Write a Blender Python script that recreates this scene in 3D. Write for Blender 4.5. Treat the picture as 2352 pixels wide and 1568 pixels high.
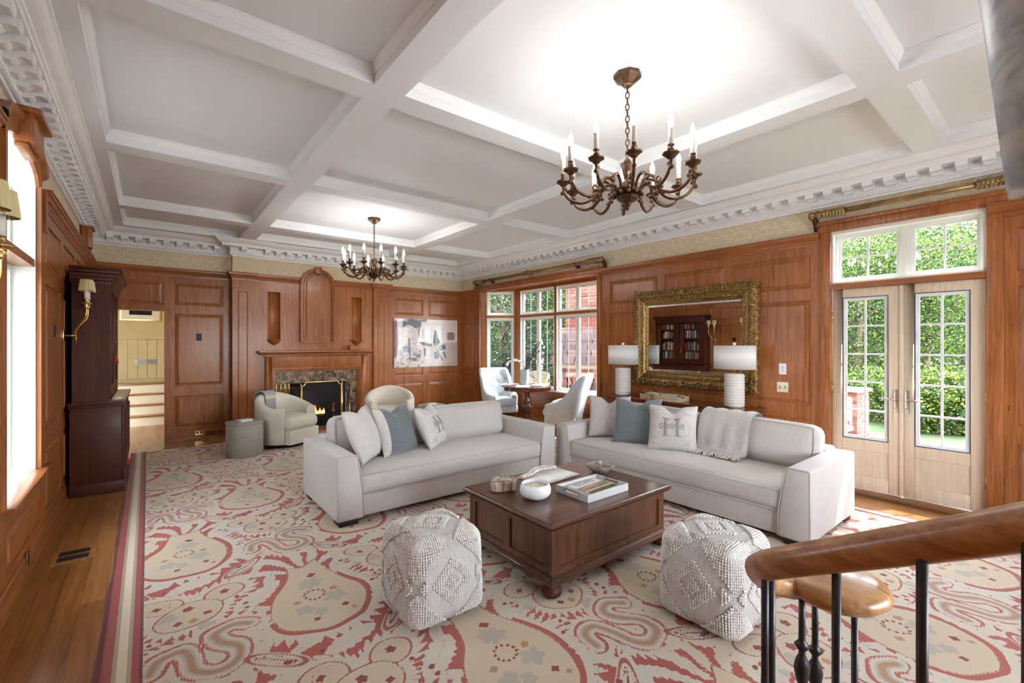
import bpy, bmesh, math, random
import numpy as np
from mathutils import Vector, Matrix
rnd = random.Random(7)
PI = math.pi
sc = bpy.context.scene
COL = sc.collection
for o in list(bpy.data.objects): bpy.data.objects.remove(o)

# ---------------------------------------------------------------- camera, sky, sun, exposure
TH = math.atan(836/1042)                      # the camera looks this far to the right of +Y
cam = bpy.data.cameras.new('camera'); camo = bpy.data.objects.new('camera', cam); COL.objects.link(camo)
cam.sensor_width = 36; cam.lens = 1042/2352*36; cam.shift_y = 5/2352; cam.clip_start = .02; cam.clip_end = 300
camo.location = (0, 0, 1.65); camo.rotation_euler = (PI/2, 0, -TH)
sc.camera = camo
W = bpy.data.worlds.new('sky'); sc.world = W; W.use_nodes = True
wn = W.node_tree.nodes; wl = W.node_tree.links
bg = wn['Background']
sky = wn.new('ShaderNodeTexSky'); sky.sky_type = 'NISHITA'; sky.sun_disc = False
sky.sun_elevation = math.radians(56); sky.sun_rotation = math.radians(112); sky.air_density = 1.0; sky.dust_density = 2.0; sky.ozone_density = 1.0
mixw = wn.new('ShaderNodeMixRGB'); mixw.inputs[0].default_value = .62; mixw.inputs[2].default_value = (6.7, 7.2, 7.8, 1)
wl.new(sky.outputs[0], mixw.inputs[1]); wl.new(mixw.outputs[0], bg.inputs[0])
bg.inputs[1].default_value = .88
sun = bpy.data.lights.new('sun', 'SUN'); suno = bpy.data.objects.new('sun', sun); COL.objects.link(suno)
sun.energy = 4.0; sun.angle = math.radians(.6); sun.color = (1, .97, .93)
suno.location = (14, -4, 16)
suno.rotation_euler = Vector((-1, .42, -1.75)).to_track_quat('-Z', 'Y').to_euler()
vs = sc.view_settings
vs.view_transform = 'Standard'; vs.look = 'None'; vs.gamma = 1; vs.use_curve_mapping = False
vs.exposure = 1.95
cy = sc.cycles
cy.max_bounces = 5; cy.diffuse_bounces = 3; cy.glossy_bounces = 3; cy.transmission_bounces = 4; cy.transparent_max_bounces = 7
cy.caustics_reflective = False; cy.caustics_refractive = False; cy.sample_clamp_indirect = 5; cy.use_adaptive_sampling = True; cy.adaptive_threshold = .06; cy.use_denoising = True; cy.use_light_tree = False
BULB = 32.0                                    # strength of the candle bulbs

# ---------------------------------------------------------------- helpers
def tag(o, label=None, cat=None, group=None, kind=None):
    if label: o['label'] = label
    if cat: o['category'] = cat
    if group: o['group'] = group
    if kind: o['kind'] = kind
    return o
def empty(name, loc=(0, 0, 0), rz=0, label=None, cat=None, group=None, kind=None, parent=None):
    o = bpy.data.objects.new(name, None); COL.objects.link(o); o.empty_display_size = .1
    o.location = loc; o.rotation_euler = (0, 0, rz)
    if parent: o.parent = parent
    return tag(o, label, cat, group, kind)
def copy_tree(o, parent=None):
    c = o.copy(); COL.objects.link(c); c.parent = parent
    for ch in list(o.children): copy_tree(ch, c)
    return c
def inst(o, parent, loc, rot=(0, 0, 0), scale=None):
    c = o.copy(); COL.objects.link(c); c.parent = parent; c.location = loc; c.rotation_euler = rot
    if scale: c.scale = scale
    return c
class MB:
    def __init__(s): s.v = []; s.f = []; s.m = []; s.s = []; s.M = None
    def add(s, vs, fs, mi=0, sm=False):
        o = len(s.v)
        if s.M is not None: vs = [tuple(s.M @ Vector(p)) for p in vs]
        s.v += [tuple(p) for p in vs]
        for f in fs: s.f.append([i+o for i in f]); s.m.append(mi); s.s.append(sm)
        return s
    def box(s, x0, y0, z0, x1, y1, z1, mi=0):
        if x0 > x1: x0, x1 = x1, x0
        if y0 > y1: y0, y1 = y1, y0
        if z0 > z1: z0, z1 = z1, z0
        return s.add([(x0,y0,z0),(x1,y0,z0),(x1,y1,z0),(x0,y1,z0),(x0,y0,z1),(x1,y0,z1),(x1,y1,z1),(x0,y1,z1)],
                     [(0,3,2,1),(4,5,6,7),(0,1,5,4),(1,2,6,5),(2,3,7,6),(3,0,4,7)], mi)
    def cbox(s, c, d, mi=0):
        return s.box(c[0]-d[0]/2, c[1]-d[1]/2, c[2]-d[2]/2, c[0]+d[0]/2, c[1]+d[1]/2, c[2]+d[2]/2, mi)
    def hexa(s, p, mi=0):      # 8 points, bottom ring then top ring
        return s.add(p, [(0,3,2,1),(4,5,6,7),(0,1,5,4),(1,2,6,5),(2,3,7,6),(3,0,4,7)], mi)
    def grid(s, P, mi=0, sm=True, closeu=False, closev=False):   # P[i][j] points
        n = len(P); k = len(P[0]); vs = [p for r in P for p in r]; fs = []
        for i in range(n if closeu else n-1):
            for j in range(k if closev else k-1):
                a = i*k+j; b = ((i+1) % n)*k+j; c = ((i+1) % n)*k+(j+1) % k; d = i*k+(j+1) % k
                fs.append((a, b, c, d))
        return s.add(vs, fs, mi, sm)
    def tube(s, pts, r, n=8, closed=False, mi=0, flat=None):
        P = [Vector(p) for p in pts]; m = len(P)
        R = r if isinstance(r, (list, tuple)) else [r]*m
        T = []
        for i in range(m):
            a = P[(i-1) % m] if closed or i > 0 else P[i]; b = P[(i+1) % m] if closed or i < m-1 else P[i]
            t = (b-a); T.append(t.normalized() if t.length > 1e-9 else Vector((0, 0, 1)))
        up = Vector((0, 0, 1)) if abs(T[0].z) < .9 else Vector((1, 0, 0))
        N = (up - T[0]*up.dot(T[0])).normalized(); rings = []
        for i in range(m):
            N = (N - T[i]*N.dot(T[i]));  N = N.normalized() if N.length > 1e-6 else T[i].orthogonal().normalized()
            B = T[i].cross(N); ring = []
            for j in range(n):
                a = 2*PI*j/n; fy = 1 if flat is None else flat
                ring.append(tuple(P[i] + N*(math.cos(a)*R[i]) + B*(math.sin(a)*R[i]*fy)))
            rings.append(ring)
        s.grid(rings, mi, True, closed, True)
        if not closed:
            o = len(s.v)-m*n
            s.f.append([o+j for j in range(n)]); s.m.append(mi); s.s.append(False)
            s.f.append([o+(m-1)*n+j for j in reversed(range(n))]); s.m.append(mi); s.s.append(False)
        return s
    def lathe(s, prof, n=24, c=(0, 0, 0), mi=0, sm=True, a0=0, sx=1, sy=1):
        rings = [[(c[0]+r*sx*math.cos(a0+2*PI*j/n), c[1]+r*sy*math.sin(a0+2*PI*j/n), c[2]+z) for j in range(n)] for r, z in prof]
        s.grid(rings, mi, sm, False, True)
        m = len(prof); o = len(s.v)-m*n
        if prof[0][0] > 1e-5: s.f.append([o+j for j in reversed(range(n))]); s.m.append(mi); s.s.append(False)
        if prof[-1][0] > 1e-5: s.f.append([o+(m-1)*n+j for j in range(n)]); s.m.append(mi); s.s.append(False)
        return s
    def ball(s, c, r, n=10, k=6, mi=0, sc_=(1, 1, 1)):
        return s.lathe2([(math.sin(PI*i/k), -math.cos(PI*i/k)) for i in range(k+1)], c, r, n, mi, sc_)
    def lathe2(s, prof, c, r, n, mi, q):
        rings = [[(c[0]+a*r*q[0]*math.cos(2*PI*j/n), c[1]+a*r*q[1]*math.sin(2*PI*j/n), c[2]+z*r*q[2]) for j in range(n)] for a, z in prof]
        return s.grid(rings, mi, True, False, True)
    def prism(s, poly, f0, f1, mi=0, sm=False):   # poly 2d list; f0,f1 map (a,b)->3d for both ends
        n = len(poly); vs = [f0(*p) for p in poly]+[f1(*p) for p in poly]
        fs = [tuple(reversed(range(n))), tuple(range(n, 2*n))]
        s.add(vs, fs, mi, False)
        o = len(s.v)-2*n
        for i in range(n):
            j = (i+1) % n; s.f.append([o+i, o+j, o+n+j, o+n+i]); s.m.append(mi); s.s.append(sm)
        return s
    def build(s, name, mats, parent=None, bevel=0, seg=2, loc=None, smooth=None, ang=35):
        me = bpy.data.meshes.new(name); me.from_pydata(s.v, [], s.f)
        for m in (mats if isinstance(mats, (list, tuple)) else [mats]): me.materials.append(m)
        me.polygons.foreach_set('material_index', s.m)
        me.polygons.foreach_set('use_smooth', s.s if smooth is None else [smooth]*len(s.f))
        bm = bmesh.new(); bm.from_mesh(me)
        bmesh.ops.remove_doubles(bm, verts=bm.verts, dist=1e-5)
        bmesh.ops.recalc_face_normals(bm, faces=bm.faces)
        if bevel:
            es = [e for e in bm.edges if len(e.link_faces) == 2 and e.calc_face_angle(0) > math.radians(ang)]
            bmesh.ops.bevel(bm, geom=es, offset=bevel, segments=seg, profile=.5, affect='EDGES', clamp_overlap=True)
            for f in bm.faces: f.smooth = True
        bm.to_mesh(me); bm.free(); me.update()
        if bevel:
            try: me.set_sharp_from_angle(angle=math.radians(40))
            except Exception: pass
        o = bpy.data.objects.new(name, me); COL.objects.link(o)
        if parent: o.parent = parent
        if loc: o.location = loc
        return o
def offset_path(pts, d, closed=False):
    """pts in plan; room lies to the right of the direction of travel; mitred offset by d"""
    n = len(pts); out = []
    def nrm(a, b):
        t = Vector((b[0]-a[0], b[1]-a[1])).normalized(); return Vector((t.y, -t.x))
    for i in range(n):
        if closed or 0 < i < n-1:
            n1 = nrm(pts[i-1], pts[i]); n2 = nrm(pts[i], pts[(i+1) % n])
            m = (n1+n2); m = m/max(.2, (1+n1.dot(n2)))
        else: m = nrm(pts[0], pts[1]) if i == 0 else nrm(pts[-2], pts[-1])
        out.append((pts[i][0]+m.x*d, pts[i][1]+m.y*d))
    return out
def sweep(mb, path, prof, closed=False, mi=0, sm=False, cap=True):
    """prof: list of (d,z) swept along a plan path with mitres"""
    rows = []
    for d, z in prof:
        rows.append([(x, y, z) for x, y in offset_path(path, d, closed)])
    n = len(path)
    P = [[rows[k][i] for k in range(len(prof))] for i in range(n)]
    mb.grid(P, mi, sm, closed, False)
    if cap and not closed:
        mb.add(P[0], [tuple(range(len(prof)))], mi); mb.add(P[-1], [tuple(reversed(range(len(prof))))], mi)
    return mb
def puff(mb, c, s, r=.05, bulge=(0, 0, 0), n=(10, 8, 6), mi=0, sag=None):
    """rounded, puffed box centred at c with size s"""
    hx, hy, hz = s[0]/2, s[1]/2, s[2]/2
    def pt(x, y, z):
        p = Vector((x*hx, y*hy, z*hz)); q = Vector((max(-hx+r, min(hx-r, p.x)), max(-hy+r, min(hy-r, p.y)), max(-hz+r, min(hz-r, p.z))))
        e = p-q
        if e.length > 1e-9: p = q+e.normalized()*r
        u, v, w = x, y, z
        k = lambda a: max(0, 1-a*a)
        p.x += math.copysign(bulge[0]*k(v)*k(w), u) if abs(u) > .01 else 0
        p.y += math.copysign(bulge[1]*k(u)*k(w), v) if abs(v) > .01 else 0
        p.z += math.copysign(bulge[2]*k(u)**.6*k(v)**.6, w) if abs(w) > .01 else 0
        if sag: p = sag(p, u, v, w)
        return (c[0]+p.x, c[1]+p.y, c[2]+p.z)
    def lin(n_, h, rr):
        e = min(.45, rr/h) ; a = [-1, -1+e*.3, -1+e]; b = [1-e, 1-e*.3, 1]
        mid = [(-1+e)+(2-2*e)*i/n_ for i in range(1, n_)]
        return a+mid+b
    X = lin(n[0], hx, r); Y = lin(n[1], hy, r); Z = lin(n[2], hz, r)
    for w in (-1, 1): mb.grid([[pt(x, y, w) for y in Y] for x in X], mi)
    for w in (-1, 1): mb.grid([[pt(x, w, z) for z in Z] for x in X], mi)
    for w in (-1, 1): mb.grid([[pt(w, y, z) for z in Z] for y in Y], mi)
    return mb
def cr(pts, k=6, closed=False):
    """Catmull-Rom through points"""
    P = [Vector(p) for p in pts]; n = len(P); out = []
    rng = range(n if closed else n-1)
    for i in rng:
        p0 = P[(i-1) % n] if closed or i > 0 else P[i]; p1 = P[i]; p2 = P[(i+1) % n]; p3 = P[(i+2) % n] if closed or i+2 < n else p2
        for j in range(k):
            t = j/k; out.append(tuple(.5*((2*p1)+(p2-p0)*t+(2*p0-5*p1+4*p2-p3)*t*t+(3*p1-p0-3*p2+p3)*t**3)))
    if not closed: out.append(tuple(P[-1]))
    return out

# ---------------------------------------------------------------- materials
def srgb(r, g, b):
    f = lambda c: (c/255/12.92 if c/255 <= .04045 else ((c/255+.055)/1.055)**2.4)
    return (f(r), f(g), f(b), 1)
MATS = {}
class NT:
    def __init__(s, name):
        s.m = bpy.data.materials.new(name); s.m.use_nodes = True; s.t = s.m.node_tree; s.n = s.t.nodes; s.l = s.t.links
        s.b = s.n['Principled BSDF']; s.out = s.n['Material Output']
        s.tc = s.n.new('ShaderNodeTexCoord'); MATS[name] = s.m
    def new(s, t, **k):
        n = s.n.new('ShaderNode'+t)
        for a, b in k.items():
            if a.startswith('i_'):
                key = a[2:]; key = int(key) if key.isdigit() else key
                n.inputs[key].default_value = b
            else: setattr(n, a, b)
        return n
    def link(s, a, b): s.l.new(a, b)
    def map(s, scale, src='Object', rot=(0, 0, 0), loc=(0, 0, 0)):
        m = s.new('Mapping'); m.inputs['Scale'].default_value = scale; m.inputs['Rotation'].default_value = rot; m.inputs['Location'].default_value = loc
        s.link(s.tc.outputs[src], m.inputs['Vector']); return m.outputs[0]
    def noise(s, vec, scale=5, detail=4, rough=.5, dist=0):
        n = s.new('TexNoise'); n.inputs['Scale'].default_value = scale; n.inputs['Detail'].default_value = detail
        n.inputs['Roughness'].default_value = rough; n.inputs['Distortion'].default_value = dist
        if vec is not None: s.link(vec, n.inputs['Vector'])
        return n.outputs['Fac']
    def ramp(s, fac, stops, interp='LINEAR'):
        r = s.new('ValToRGB'); r.color_ramp.interpolation = interp; e = r.color_ramp.elements
        while len(e) > 1: e.remove(e[0])
        e[0].position = stops[0][0]; e[0].color = stops[0][1]
        for p, c in stops[1:]: x = e.new(p); x.color = c
        s.link(fac, r.inputs[0]); return r.outputs[0]
    def mix(s, fac, a, b, mode='MIX'):
        m = s.new('MixRGB', blend_type=mode)
        for i, x in enumerate((fac, a, b)):
            if hasattr(x, 'is_output'): s.link(x, m.inputs[i])
            else: m.inputs[i].default_value = x
        return m.outputs[0]
    def math(s, op, a, b=0, clamp=False):
        m = s.new('Math', operation=op, use_clamp=clamp)
        for i, x in enumerate((a, b)):
            if hasattr(x, 'is_output'): s.link(x, m.inputs[i])
            else: m.inputs[i].default_value = x
        return m.outputs[0]
    def bump(s, h, strength=.2, dist=.01):
        b = s.new('Bump'); b.inputs['Strength'].default_value = strength; b.inputs['Distance'].default_value = dist
        s.link(h, b.inputs['Height']); s.link(b.outputs[0], s.b.inputs['Normal'])
    def set(s, **k):
        for a, v in k.items():
            a = {'color': 'Base Color', 'rough': 'Roughness', 'metal': 'Metallic', 'coat': 'Coat Weight', 'coatr': 'Coat Roughness', 'sheen': 'Sheen Weight',
                 'spec': 'Specular IOR Level', 'em': 'Emission Strength', 'emc': 'Emission Color', 'trans': 'Transmission Weight', 'sss': 'Subsurface Weight'}[a]
            if hasattr(v, 'is_output'): s.link(v, s.b.inputs[a])
            else: s.b.inputs[a].default_value = v
        return s
def plain(name, c, rough=.5, metal=0, coat=0, vary=.06, scale=6, bump=0, bscale=80, **k):
    t = NT(name); f = t.noise(t.map((1, 1, 1)), scale, 4)
    d = tuple(max(0, x*(1-vary)) for x in c[:3])+(1,); e = tuple(min(1, x*(1+vary)) for x in c[:3])+(1,)
    t.set(color=t.ramp(f, [(.3, d), (.7, e)]), rough=rough, metal=metal, coat=coat, **k)
    if bump: t.bump(t.noise(t.map((1, 1, 1)), bscale, 3), bump, .004)
    return t.m
def wood(name, ca, cb, axis='Z', rough=.3, coat=.35, grain=26, stretch=.05, fleck=.25, src='Object', spec=.5):
    t = NT(name); q = {'X': (stretch, 1, 1), 'Y': (1, stretch, 1), 'Z': (1, 1, stretch)}[axis]
    v = t.map(tuple(x*grain for x in q), src)
    f1 = t.noise(v, 1.0, 4, .62, 1.2); f2 = t.noise(t.map(tuple(x*grain*5 for x in q), src), 1.0, 3, .6)
    f3 = t.noise(t.map((1.3, 1.3, 1.3), src), 1.0, 2)
    f = t.math('ADD', t.math('MULTIPLY', f1, .6), t.math('ADD', t.math('MULTIPLY', f2, fleck), t.math('MULTIPLY', f3, .4-fleck*.6)))
    t.set(color=t.ramp(f, [(.38, ca), (.66, cb)]), rough=rough, coat=coat, coatr=.15, spec=spec)
    return t.m
def fabric(name, c, c2=None, weave=260, rough=.9, sheen=.25, streak=True, src='Object'):
    t = NT(name); c2 = c2 or tuple(x*.8 for x in c[:3])+(1,)
    a = t.noise(t.map((weave, weave, weave*(.06 if streak else 1)), src), 1, 2, .6); b = t.noise(t.map((3, 3, 3), src), 1, 3)
    f = t.math('ADD', t.math('MULTIPLY', a, .75), t.math('MULTIPLY', b, .25))
    t.set(color=t.ramp(f, [(.3, c2), (.62, c)]), rough=rough, sheen=sheen)
    t.bump(t.noise(t.map((weave*1.5,)*3, src), 1, 2), .18, .002)
    return t.m
CHERRY = wood('cherry_panelling', srgb(116, 64, 30), srgb(180, 112, 62), 'Z', .3, .1, spec=.35)
CHERRYH = wood('cherry_rails', srgb(116, 64, 30), srgb(176, 108, 60), 'X', .3, .1, spec=.35)
CHERRYY = wood('cherry_rails_side', srgb(116, 64, 30), srgb(176, 108, 60), 'Y', .3, .1, spec=.35)
DARKW = wood('dark_oak', srgb(50, 23, 14), srgb(88, 45, 30), 'Z', .5, .05, spec=.3)
TABLEW = wood('walnut_chest', srgb(54, 31, 20), srgb(106, 66, 43), 'X', .3, .3, 20, .07)
TABLEWZ = wood('walnut_chest_upright', srgb(54, 31, 20), srgb(112, 70, 44), 'Z', .3, .3, 20, .07)
CONSW = wood('mahogany_console', srgb(78, 30, 16), srgb(134, 64, 36), 'Y', .25, .5)
MAHOG = wood('mahogany_table', srgb(58, 24, 17), srgb(104, 52, 38), 'Z', .22, .5)
RAILW = wood('oak_handrail', srgb(148, 98, 56), srgb(214, 168, 118), 'Y', .34, .3, 18, .06)
FLOORW = [wood('oak_floor_%d' % i, srgb(*a), srgb(*b), 'Y', .28, .35, 22, .045, .35) for i, (a, b) in
          enumerate([((116, 70, 30), (176, 120, 64)), ((128, 78, 36), (186, 130, 74)), ((108, 64, 28), (164, 108, 56))])]
PALEW = wood('pale_limed_oak', srgb(206, 186, 160), srgb(228, 211, 188), 'Z', .5, .05, 30, .04, .15)
WHITE = plain('white_plaster', srgb(243, 243, 243), .6, vary=.012)
CEIL = plain('ceiling_paint', srgb(238, 241, 244), .7, vary=.012)
JAMB = wood('cream_window_paint', srgb(222, 224, 214), srgb(236, 236, 226), 'Z', .5, .05, 30, .04, .15)
SOFA = fabric('greige_sofa_weave', srgb(211, 204, 197), srgb(190, 182, 176))
CREAMF = fabric('cream_boucle', srgb(226, 216, 196), srgb(204, 192, 170), 180, streak=False)
LINEN = fabric('pale_linen', srgb(222, 216, 210), srgb(196, 189, 182), 200)
SLATE = fabric('slate_velvet', srgb(122, 130, 133), srgb(92, 101, 106), 90, .8, .5, False)
CHAIRF = fabric('ice_grey_linen', srgb(204, 209, 210), srgb(182, 188, 190), 240, streak=False)
THROW = fabric('oatmeal_throw', srgb(212, 206, 200), srgb(182, 174, 168), 110)
FRINGE = plain('cream_fringe', srgb(226, 216, 204), .9)
TASSEL = plain('jute_tassel', srgb(186, 152, 112), .9, vary=.15, scale=60)
BOBBLE = plain('wool_bobble', srgb(232, 227, 219), .92, vary=.05, scale=30, sheen=.3)
POUFF = fabric('pouf_ribbing', srgb(216, 212, 205), srgb(194, 189, 182), 120)
BRONZE = plain('aged_bronze', srgb(98, 74, 55), .36, .8, vary=.25, scale=20)
BRASS = plain('polished_brass', srgb(216, 182, 112), .2, 1, vary=.08)
GILT = NT('antique_gilt')
_f = GILT.noise(GILT.map((1, 1, 1)), 45, 5, .6)
GILT.set(color=GILT.ramp(_f, [(.32, srgb(84, 62, 32)), (.52, srgb(158, 126, 74)), (.72, srgb(214, 182, 122))]), rough=.38, metal=.75); GILT.bump(_f, .4, .01); GILT = GILT.m
RODM = plain('antique_brass_rod', srgb(150, 126, 84), .34, .8, vary=.2, scale=14)
NICKEL = plain('satin_nickel', srgb(196, 190, 178), .28, 1)
IRON = plain('wrought_iron', srgb(64, 66, 70), .38, .55, vary=.2, scale=40)
BLACK = plain('black_base', srgb(24, 22, 24), .5)
SOOT = plain('firebox_soot', srgb(34, 28, 26), .95, vary=.3, scale=9)
CERAM = plain('ribbed_ceramic', srgb(218, 213, 205), .65, vary=.04, bump=.15)
_t = NT('linen_lampshade'); _t.set(color=_t.ramp(_t.noise(_t.map((1, 1, 1)), 90, 2), [(.3, srgb(240, 239, 238)), (.7, srgb(248, 247, 246))]), rough=.9)
_tl = _t.new('BsdfTranslucent'); _tl.inputs[0].default_value = (.93, .92, .91, 1); _mx = _t.new('MixShader'); _mx.inputs[0].default_value = .4
_t.link(_t.b.outputs[0], _mx.inputs[1]); _t.link(_tl.outputs[0], _mx.inputs[2]); _t.link(_mx.outputs[0], _t.out.inputs[0]); SHADE = _t.m
PSHADE = plain('pleated_shade', srgb(214, 200, 150), .9, vary=.04)
CANDLE = plain('candle_sleeve', srgb(240, 236, 226), .6, vary=.02)
PAPER = plain('paper', srgb(236, 232, 224), .8, vary=.02)
WAX = plain('candle_wax', srgb(240, 228, 200), .6, vary=.03)
GREYT = wood('grey_shagreen_drum', srgb(140, 132, 118), srgb(172, 164, 150), 'X', .55, .1, 40, .1)
def emit(name, c, s):
    t = NT(name); t.set(color=c, em=s, emc=c); return t.m
BULBM = emit('lit_bulb', (1, .97, .94, 1), BULB)
def glass_mat(name, tint=(.97, .985, .98, 1), refl=1.0):
    t = NT(name); tr = t.new('BsdfTransparent'); tr.inputs[0].default_value = tint
    gl = t.new('BsdfGlossy'); gl.inputs['Roughness'].default_value = .02
    fr = t.new('LayerWeight'); fr.inputs[0].default_value = .5; fc = t.math('ADD', .045, t.math('MULTIPLY', t.math('POWER', fr.outputs['Facing'], 5), .9))
    mx = t.new('MixShader'); t.link(t.math('MULTIPLY', fc, refl), mx.inputs[0]); t.link(tr.outputs[0], mx.inputs[1]); t.link(gl.outputs[0], mx.inputs[2])
    t.link(mx.outputs[0], t.out.inputs[0]); return t.m
GLASS = glass_mat('window_glass')
# ================================================================= the setting
XL, XR, YB, ZS, ZC, Y0 = -.69, 6.08, 9.63, 3.48, 3.60, -2.4
def struct(o): o['kind'] = 'structure'; return o
MR = lambda u, z, d: (XR-d, u, z)
ML = lambda u, z, d: (XL+d, u, z)
MK = lambda u, z, d: (u, YB-d, z)
def seg_map(A, B):
    A = Vector(A); B = Vector(B); t = (B-A).normalized(); n = Vector((t.y, -t.x))
    return lambda u, z, d: (A.x+t.x*u+n.x*d, A.y+t.y*u+n.y*d, z)
def mbox(mb, M, u0, u1, z0, z1, d0, d1, mi=0):
    return mb.hexa([M(u0,z0,d0), M(u1,z0,d0), M(u1,z0,d1), M(u0,z0,d1), M(u0,z1,d0), M(u1,z1,d0), M(u1,z1,d1), M(u0,z1,d1)], mi)
def raised_panel(name, M, r, mat, parent, prof=((.0008, 0), (.0008, -.014), (.012, -.016), (.056, -.003), (.06, .003))):
    u0, u1, z0, z1 = r; mb = MB(); loops = []
    for o, d in prof: loops.append([M(u0+o, z0+o, d), M(u1-o, z0+o, d), M(u1-o, z1-o, d), M(u0+o, z1-o, d)])
    mb.grid(loops, 0, False, False, True); mb.add(loops[-1], [(0, 1, 2, 3)])
    return mb.build(name, mat, parent)
def panelled(name, M, u0, u1, z0, z1, panels, holes, mat, parent=None, pmat=None, back=-.14, pname='panel'):
    us = sorted({u0, u1} | {x for r in panels+holes for x in r[:2] if u0 <= x <= u1}); zs = sorted({z0, z1} | {x for r in panels+holes for x in r[2:] if z0 <= x <= z1})
    mb = MB()
    ins = lambda r, u, z: r[0] < u < r[1] and r[2] < z < r[3]
    for i in range(len(us)-1):
        for j in range(len(zs)-1):
            a, b, c, d = us[i], us[i+1], zs[j], zs[j+1]; u = (a+b)/2; z = (c+d)/2
            if any(ins(h, u, z) for h in holes): continue
            mbox(mb, M, a, b, c, d, back, -.02 if any(ins(p, u, z) for p in panels) else 0)
    o = mb.build(name, mat, parent)
    for p in panels: raised_panel(pname, M, p, pmat or mat, o)
    return o
ROWS = [(.2, .75), (.92, 2.165), (2.305, 2.69)]
def cols(*us): return [(a, b, c, d) for a, b in us for c, d in ROWS]

# ---- floor: slab + oak planks wherever the rug leaves them bare
fl_ = struct(MB().box(XL-.15, Y0, -.12, XR+.8, 13.5, -.006).build('floor', FLOORW[0]))
def planks(x0, x1, y0, y1, w=.118, skip=None):
    x = x0
    while x < x1-.02:
        xe = min(x1, x+w); y = y0-rnd.random()*1.2
        while y < y1:
            ln = 1.1+rnd.random()*1.1; a, b = max(y, y0), min(y+ln, y1)
            if b-a > .03:
                o = MB().box(x+.0008, a+.0008, -.006, xe-.0008, b-.0008, 0).build('plank', FLOORW[rnd.randrange(3)], fl_)
            y += ln
        x = xe
planks(XL, -.1, 1.2, YB); planks(5.5, XR, -1.2, 5.2); planks(-.1, XR, 8.72, YB, .15); planks(XR, 6.72, 5.75, 8.2, .16); planks(-.6, .5, YB, 11.72, .14)
planks(-.1, 5.5, -2.2, -.62, .2)

# ---- wall_right
PR = cols((9.04, 9.57), (4.02, 4.93), (2.99, 3.91), (1.967, 2.862), (-.62, .334), (-1.7, -.74))
wr = struct(panelled('wall_right', MR, Y0, YB+.14, 0, 2.93, PR, [(5.2, 8.76, 0, 2.88), (.53, 1.76, 0, 2.92)], CHERRY))
damask = NT('damask_wallpaper')
_x = damask.new('SeparateXYZ'); damask.link(damask.tc.outputs['Object'], _x.inputs[0])
_u = damask.math('MULTIPLY', damask.math('ADD', _x.outputs[0], _x.outputs[1]), 2*PI/.26); _w = damask.math('MULTIPLY', _x.outputs[2], 2*PI/.33)
_si = lambda a: damask.math('SINE', a)
_p1 = _si(damask.math('ADD', _u, damask.math('MULTIPLY', _si(_w), 1.3))); _p2 = _si(damask.math('ADD', damask.math('MULTIPLY', _w, 2), damask.math('MULTIPLY', _si(damask.math('MULTIPLY', _u, 2)), 1.6)))
_p3 = _si(damask.math('ADD', damask.math('MULTIPLY', _u, 3), damask.math('MULTIPLY', _si(damask.math('MULTIPLY', _w, 3)), 2)))
_n = damask.noise(damask.map((30, 30, 30)), 1, 2, .5, 1)
_q = damask.math('ADD', damask.math('MULTIPLY', damask.math('MULTIPLY', _p1, _p2), .3), damask.math('ADD', damask.math('MULTIPLY', _p3, .12), damask.math('MULTIPLY', _n, .9)))
damask.set(color=damask.ramp(_q, [(.36, srgb(214, 196, 164)), (.44, srgb(229, 215, 188)), (.55, srgb(229, 215, 188)), (.6, srgb(216, 199, 168))]), rough=.7); damask.bump(_q, .1, .003); damask = damask.m
plaster = plain('tan_plaster', srgb(216, 198, 166), .8, vary=.06, scale=18)
mb = MB()
for a, b in ((Y0, YB+.14),): mbox(mb, MR, a, b, 2.93, 3.62, -.14, -.012)
mb.build('frieze', damask, wr)

# ---- wall_left (arched window in it) 
WL = (4.02, 5.14)
def arch_z(y, c=4.58, hw=.56, zs=2.88, rise=.15): return zs+rise*math.sqrt(max(0, 1-((y-c)/hw)**2))
wl_ = struct(panelled('wall_left', ML, Y0, YB+.14, 0, 2.93, cols((5.57, 6.45), (6.64, 7.52), (7.71, 8.5), (8.62, 9.5), (2.7, 3.6))+[(4.2, 5.32, .2, .46)], [(WL[0], WL[1], .64, 2.93)], CHERRY))
mb = MB()
for a, b in ((Y0, WL[0]), (WL[1], YB+.14)): mbox(mb, ML, a, b, 2.93, 3.62, -.14, -.012)
n = 14; ys = [WL[0]+(WL[1]-WL[0])*i/n for i in range(n+1)]
for i in range(n):
    za, zb = arch_z(ys[i]), arch_z(ys[i+1])
    mb.hexa([ML(ys[i],za,-.14), ML(ys[i+1],zb,-.14), ML(ys[i+1],zb,-.012), ML(ys[i],za,-.012), ML(ys[i],3.62,-.14), ML(ys[i+1],3.62,-.14), ML(ys[i+1],3.62,-.012), ML(ys[i],3.62,-.012)])
mb.build('frieze', damask, wl_)

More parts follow.
